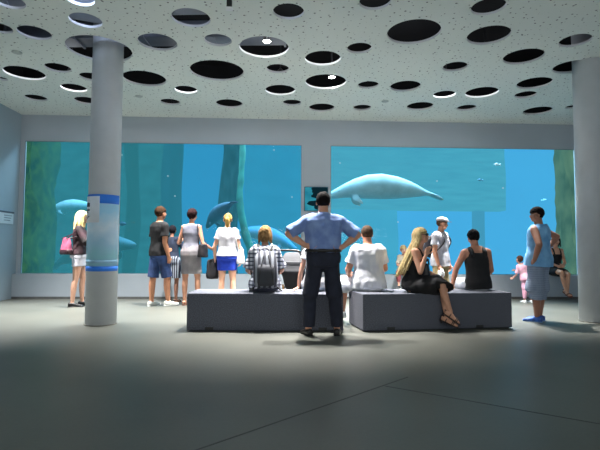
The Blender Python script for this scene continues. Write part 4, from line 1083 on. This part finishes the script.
# youth with cap and backpack
loc = stand(441, 311.5); H = head_z(216.5, loc.y)
f = Fig(H, 'm', .98, lean=(0, 2), head=(16, 6, 0), vox=.0075, fingers=45,
  arms={'R': ((.10, -.04, -1), (-.02, .30, -1), (-.05, .4, -.9), (-1, .4, 0)), 'L': ((-.16, .0, -1), (-.1, .2, -1), (0, .1, -1), (0, 1, 0))},)
make_person(f, loc, math.radians(-138), 'youth in pale cap, white T-shirt and khaki shorts standing behind the right bench', (196, 140, 112), (80, 58, 42))
t_shirt(f, cloth('youth_tee', (206, 206, 212), (160, 160, 172), 5), low=-.10, sleeve=.55, grow=.024, loose=1.1, seed=31, amp=.012)
trousers(f, cloth('khaki_shorts', (168, 150, 112), (140, 124, 90)), to=1.02, grow=.022, name='khaki_shorts', flare=1.4)
shoes(f, WHITE, WHITE, .008, name='sneaker')
hair_cap(f, HB('hair_youth', (84, 62, 46), (52, 38, 30)), back=-.05, grow=1.07, seed=17)
bm = bmesh.new(); R = []
for t, k in ((0, 1), (.25, 1.0), (.5, .93), (.75, .74), (.92, .42), (1, .1)):
    c = f.HC+f.HM @ V((0, -.008, .048+.085*t)); R.append((c, f.HM @ V((.093*k, 0, 0)), f.HM @ V((0, .112*k, 0))))
loft(bm, R, 24)
cap_ = f.put('cap', bm, cloth('pale_cap', (146, 144, 146), (124, 122, 126)), f.root)
bm = bmesh.new(); box(bm, (-.06, .09, .044), (.06, .155, .052), .003)
for v in bm.verts: v.co = f.HC+f.HM @ v.co
p_ = f.put('peak', bm, cloth('cap_peak', (120, 116, 120)), f.root); p_.parent = cap_
backpack(f, .92, cloth('dark_pack', (36, 34, 44), (26, 26, 34)), cloth('dark_pack_pocket', (44, 42, 52)), 'dark backpack worn by the youth in the white T-shirt', low=.05, strap_m=BLACK)
w_ = world_of(f, f.armp['R'][2]+f.armp['R'][3]*.12)
bm = bmesh.new(); vs = bmesh.ops.create_icosphere(bm, subdivisions=4, radius=1)['verts']
for v in vs:
    k = 1+.35*noise.noise(v.co*2.2); v.co = V((v.co.x*.055*k, v.co.y*.045*k, v.co.z*.085*k-.05))
tag(finish('crumpled_paper', bm, WHITE, loc=w_), 'crumpled white paper held by the youth in the cap', 'paper')

# man in light blue sleeveless shirt on the right
loc = stand(540, 321.5); H = head_z(205, loc.y)
f = Fig(H, 'm', 1.12, lean=(-4, 0), head=(38, 4, 0), vox=.007, fingers=50,
  arms={'L': ((-.50, -.42, -.85), (.16, .34, -.9), (.5, .6, -.4), (.2, .1, 1)), 'R': ((.95, -.42, -.36), (-.62, .35, -.78), (-.5, .7, -.2), (-.1, .2, 1))},
  legs={'L': ((-.01, .07, -1), (.0, -.05, -1), -8, 0), 'R': ((-.01, .05, -1), (.0, .03, -1), 6, 0)})
make_person(f, loc, math.radians(40), 'man in light blue sleeveless shirt and grey knee shorts standing by the right column', (150, 104, 84), (26, 22, 24))
t_shirt(f, cloth('sky_shirt', (126, 180, 224), (96, 152, 204)), low=-.10, sleeve=0, grow=.022, loose=1.0, seed=33, name='sleeveless_shirt', hem_grow=.012, amp=.008, neck=.535)
trousers(f, plaid_mat('grey_check_shorts', (126, 140, 162), (118, 132, 156), (134, 148, 170), 30, 30), to=1.36, grow=.034, flare=1.5, name='knee_shorts', amp=.012)
shoes(f, mat('blue_sneaker', (50, 104, 190), .5, .2, 20, col2=(24, 52, 120)), mat('sole_blue', (150, 180, 220)), .010, name='sneaker')
hair_cap(f, HB('hair_black_short', (24, 20, 22), (14, 12, 14)), back=-.055, grow=1.10, seed=19)

# woman in black seated on the window ledge
p = on_y(555, 270, D-.14); loc = V((p.x, D-.14, 0))
f = Fig(1.66, 'f', .96, lean=(4, 4), head=(-10, 4, 0), vox=.008, pelvis=(0, 0, ZB+.12),
  arms={'L': ((-.20, .12, -1), (.62, .70, -.30), (.8, .5, -.1), (.2, .2, 1)), 'R': ((.20, .12, -1), (-.62, .70, -.30), (-.8, .5, -.1), (-.2, .2, 1))},
  legs={'L': ((.02, 1, -.12), (.10, .05, -1), 6, 0), 'R': ((-.02, 1, -.02), (-.16, .12, -1), -6, -22)})
make_person(f, loc, math.radians(176), 'dark haired woman in a black dress seated on the ledge of the right window', (214, 160, 132), (22, 20, 24))
tank_top(f, cloth('ledge_dress_top', (20, 20, 26)), low=-.08, grow=.014, top=.38, strap=.018, name='dress_bodice')
skirt(f, cloth('ledge_dress_skirt', (22, 22, 28)), to=.72, grow=.024, top=.14, name='dress_skirt')
sandals(f, mat('brown_sandal', (110, 60, 48), .5))
hc = hair_cap(f, HB('hair_ledge', (24, 22, 28), (14, 12, 16)), back=-.09, grow=1.14, seed=20)
hair_strands(f, HB('hair_ledge_locks', (24, 22, 28), (14, 12, 16)), hc, .10, 34, spread=.0, arc=(-1.9, 1.9), seed=3)

# small child in pink leaning against the glass
loc = stand(527, 302.5); H = .98
f = Fig(H, 'f', 1.25, lean=(8, 12), side=-22, head=(0, -4, 10), vox=.007, child=True,
  arms={'L': ((-.1, .25, -1), (-.05, .7, -.6), (-.1, .8, 0), (0, 0, 1)), 'R': ((.1, .5, -.8), (-.3, .8, 0), (-.3, .8, 0), (0, 0, 1))},
  legs={'L': ((-.04, .0, -1), (.0, .0, -1), -6, 0), 'R': ((.10, -.04, -1), (.1, -.02, -1), 6, 0)})
make_person(f, loc, math.radians(12), 'small child in pink leaning towards the right window', (214, 160, 140), (84, 52, 38))
t_shirt(f, cloth('pink_top', (240, 190, 208), (222, 160, 186)), low=-.05, sleeve=.8, grow=.022, seed=36, name='pink_top', neck=.50)
trousers(f, cloth('pink_trousers', (226, 170, 196)), to=1.8, grow=.02, name='pink_trousers')
shoes(f, WHITE, WHITE)
hair_cap(f, HB('hair_child', (96, 62, 46), (60, 38, 30)), back=-.07, grow=1.10, seed=21)

# child seated on the ledge behind the long haired woman
p = on_y(403, 270, D-.12); loc = V((p.x, D-.12, 0))
f = Fig(1.18, 'f', 1.05, lean=(2, 4), head=(0, 4, 0), vox=.008, child=True, pelvis=(0, 0, ZB+.09),
  arms={'L': ((-.3, .3, -1), (.5, .8, -.1), (.8, .5, -.1), (.2, .2, 1)), 'R': ((.3, .3, -1), (-.5, .8, -.1), (-.8, .5, -.1), (-.2, .2, 1))},
  legs={'L': ((-.2, 1, -.05), (.0, .1, -1), -6, 0), 'R': ((.42, .95, -.05), (.0, .1, -1), 6, 0)})
make_person(f, loc, math.radians(180), 'fair child in red trousers seated on the window ledge beyond the right bench', (220, 172, 148), (214, 188, 140))
t_shirt(f, cloth('cream_top', (206, 196, 178)), low=-.05, sleeve=.8, grow=.018, seed=37, name='cream_top', neck=.50)
trousers(f, cloth('red_trousers', (150, 74, 78), (120, 56, 62)), to=1.7, grow=.018, name='red_trousers')
shoes(f, BLACK, WHITE)
hair_cap(f, HB('hair_fair', (220, 196, 150), (180, 150, 104)), back=-.08, grow=1.10, seed=22)

# ------------------------------------------------ pushchair behind the left bench
p = on_y(297, 270, 7.35); root = empty('pushchair', (p.x+.04, 7.5, 0), math.radians(-28))
FR = mat('pushchair_frame', (40, 42, 46), .4); FAB = cloth('pushchair_fabric', (28, 30, 36)); WD = mat('wooden_brace', (164, 124, 72), .6, .2, 20)
def pt(name, P, r, m=FR, parent=root, n=4):
    bm = bmesh.new(); tube(bm, P, [r]*len(P), 8, n); return finish(name, bm, m, parent)
for g in (-1, 1):
    pt('side_rail', [(g*.23, -.42, 1.0), (g*.23, -.30, .85), (g*.23, .05, .45), (g*.23, .40, .12)], .012)
    pt('rear_leg', [(g*.23, .0, .52), (g*.25, -.18, .3), (g*.26, -.30, .12)], .012)
    pt('armrest', [(g*.22, -.14, .66), (g*.22, .04, .70), (g*.22, .20, .64)], .014, FAB)
    pt('seat_brace', [(g*.21, -.16, .50), (g*.21, -.13, .30), (g*.20, -.22, .12)], .016, WD)
    for y, r in ((-.30, .11), (.40, .09)):
        bm = bmesh.new(); n = 24
        for i in range(n):
            pass
        tube(bm, [(g*.26, y+r*.86*math.cos(2*PI*i/24), r+r*.86*math.sin(2*PI*i/24)) for i in range(25)], [r*.14]*25, 8, 1, ends=False, ref=(1, 0, 0))
        w = finish('wheel', bm, BLACK, root)
        bm = bmesh.new(); ball(bm, (g*.26, y, r), (.02, .025, .025))
        for a in range(5):
            t = 2*PI*a/5; tube(bm, [(g*.26, y, r), (g*.26, y+r*.82*math.cos(t), r+r*.82*math.sin(t))], [.006, .006], 6, 1)
        finish('hub', bm, mat('hub_grey', (130, 132, 138), .4), w)
pt('handle', [(-.23, -.42, 1.0), (-.20, -.47, 1.05), (0, -.49, 1.06), (.20, -.47, 1.05), (.23, -.42, 1.0)], .017, BLACK)
bm = bmesh.new(); loft(bm, [((0, -.28, .88), (.19, 0, 0), (0, .02, .01)), ((0, -.20, .70), (.21, 0, 0), (0, .025, .015)), ((0, -.10, .50), (.21, 0, 0), (0, .03, .02)), ((0, -.04, .44), (.21, 0, 0), (0, .01, .035)), ((0, .20, .45), (.21, 0, 0), (0, .0, .03)), ((0, .26, .44), (.20, 0, 0), (0, .0, .02))], 20, power=3.5)
finish('seat', bm, FAB, root)
bm = bmesh.new(); R = []
for i in range(9):
    t = math.radians(100*i/8-5); c = V((0, -.20+.0*t, .72)); R.append((c+V((0, -.30*math.cos(t)*.5+.16*math.sin(t), .30*math.sin(t)))*1.0, (.215, 0, 0), (0, .012, .012)))
loft(bm, R, 16, power=3); finish('canopy', bm, FAB, root)
bm = bmesh.new(); box(bm, (-.19, -.26, .16), (.19, .16, .24), .03); finish('basket', bm, mat('basket_grey', (120, 130, 140), .8), root)
tag(root, 'dark folding pushchair with curved handle behind the left bench', 'pushchair')

# ------------------------------------------------------------------ lamps in the ceiling openings
def hole_at(px, py): return min(holes, key=lambda h: (h[3]-px)**2+(h[4]-py)**2)
FIT = mat('lamp_housing', (60, 62, 66), .4); GLOW = emit_mat('lamp_face', (255, 255, 252), 40)
def spot(p, target, power, size=120, blend=.6, r=.04, col=(1, .97, .92)):
    l = bpy.data.lights.new('spot', 'SPOT'); l.energy = power; l.spot_size = math.radians(size); l.spot_blend = blend; l.shadow_soft_size = r; l.color = col
    o = bpy.data.objects.new('spot_lamp', l); COL.objects.link(o); o.location = p
    o.rotation_euler = (V(target)-V(p)).to_track_quat('-Z', 'Y').to_euler(); return o
LIT = [((24.7, 73.3), 340, 0), ((74, 88), 220, 0), ((186, 89.7), 330, 0), ((264, 47.5), 300, 1), ((322.7, 58.5), 240, 0), ((280.3, 90.3), 300, 0), ((325.7, 82), 420, 1), ((444.3, 94.5), 280, 0), ((481.7, 92.5), 330, 0)]
places = ['the large opening left of the left column', 'the small opening beside the left column', 'the small opening above the man in black', 'the largest opening near the ceiling centre', 'the opening right of the largest one', 'the white rimmed opening just left of centre', 'the opening above the right window with the bright bulb', 'the smaller of two white rimmed openings on the right', 'the larger of two white rimmed openings on the right']
for ((px, py), pw, vis), where in zip(LIT, places):
    x, y, r, _, _ = hole_at(px, py)
    if vis:
        q = on_z(267, 41.5, HC+.17) if px < 300 else on_z(332, 77.2, HC+.17)
        lx, ly, lz = q.x, q.y, HC+.17
    else:
        lx, ly, lz = x, y-r*.55, HC+TH+.16
    root = empty('ceiling_spotlight', (lx, ly, lz))
    bm = bmesh.new(); loft(bm, [((0, 0, z), (a, 0, 0), (0, a, 0)) for z, a in ((0, .058), (.0, .062), (.10, .062), (.13, .045), (.16, .02))], 24); finish('housing', bm, FIT, root)
    bm = bmesh.new(); loft(bm, [((0, 0, z), (a, 0, 0), (0, a, 0)) for z, a in ((-.004, .05), (-.001, .056))], 24); finish('lens', bm, GLOW if vis else emit_mat('lamp_face_dim', (255, 255, 250), 4), root)
    bm = bmesh.new(); tube(bm, [(0, 0, .15), (0, 0, 1.2-lz+HC)], [.012, .012], 8, 1); finish('suspension_rod', bm, FIT, root)
    tag(root, 'small round spotlight inside '+where, 'spotlight')
    spot((lx, ly, lz-.02), (lx, ly-.12, 0), pw*7.5, 74, .9)
    l = bpy.data.lights.new('rim', 'POINT'); l.energy = 7; l.shadow_soft_size = .02; o = bpy.data.objects.new('rim_lamp', l); COL.objects.link(o); o.location = (x, y-r*.55, HC+TH+.02)

# black spotlight fixed under the ceiling near the top of the photo
q = on_z(229.5, -1, HC)
root = empty('mounted_spotlight', (q.x, q.y, HC)); 
bm = bmesh.new(); box(bm, (-.03, -.03, -.11), (.03, .03, 0), .004); finish('spot_body', bm, BLACK, root, smooth=False)
bm = bmesh.new(); box(bm, (-.05, -.035, -.02), (-.03, .035, 0)); box(bm, (.03, -.035, -.02), (.05, .035, 0)); box(bm, (-.04, -.034, -.125), (.04, .034, -.11)); finish('spot_bracket', bm, WHITE, root, smooth=False)
tag(root, 'small black spotlight with white bracket under the ceiling at the top of the photo', 'spotlight')
for (px, py), wh in (((17, 52), 'left of the wrapped column'), ((139, 96), 'right of the wrapped column'), ((385, 101), 'above the right window')):
    q = on_z(px, py, HC); root = empty('ceiling_disc', (q.x, q.y, HC))
    bm = bmesh.new(); loft(bm, [((0, 0, -z), (a, 0, 0), (0, a, 0)) for z, a in ((0, .07), (.012, .07), (.018, .055), (.02, .02))], 24); finish('detector_base', bm, mat('detector', (176, 184, 180), .6, .02), root)
    tag(root, 'flat pale round disc on the ceiling '+wh, 'fixture')

# ------------------------------------------------------------------ light
def area(name, p, target, sx, sy, power, col=(1, 1, 1)):
    l = bpy.data.lights.new(name, 'AREA'); l.shape = 'RECTANGLE'; l.size = sx; l.size_y = sy; l.energy = power; l.color = col
    o = bpy.data.objects.new(name, l); COL.objects.link(o); o.location = p; o.rotation_euler = (V(target)-V(p)).to_track_quat('-Z', 'Y').to_euler(); return o
area('tank_skylight', (0, y0t+2.0, TZ-.05), (0, y0t+2.2, 0), 14, 3.5, 4600, (.75, .95, 1))
# even ambient fill from the world, entering at the open end of the hall
w = bpy.data.worlds.new('w'); sc.world = w; w.use_nodes = True
bg = w.node_tree.nodes['Background']; bg.inputs[0].default_value = (*lin((214, 226, 232)), 1); bg.inputs[1].default_value = .38
area('ceiling_fill', (1, -2.2, 1.7), (1, 2.2, 4.6), 9, 1.2, 170, (.95, 1, 1))  # unseen area lamp added to brighten the ceiling
for x, y in ((-3.6, 3.4), (-2.2, 6.0), (-.9, 5.2)):
    l = bpy.data.lights.new('plenum_fill', 'POINT'); l.energy = 34; l.shadow_soft_size = .15; l.color = (.6, .72, 1); o = bpy.data.objects.new('plenum_fill', l); COL.objects.link(o); o.location = (x, y-.6, HC+.16)  # lamps added above the board to brighten the ducts
GROUPS = {'manatee': 'manatees in the tank', 'fish': 'small fish in the tank', 'bench': 'grey block benches', 'column': 'round columns', 'duct': 'air ducts above the ceiling board',
          'person': 'visitors watching the tank', 'fixture': 'pale discs on the ceiling', 'trunk': 'sunken tree trunks', 'root': 'green roots', 'backpack': 'backpacks worn by visitors'}
for o in bpy.data.objects:
    c = o.get('category')
    if c in GROUPS and not o.get('group'): o['group'] = GROUPS[c]
    if o.name.startswith('ceiling_spotlight'): o['group'] = 'spotlights inside the ceiling openings'
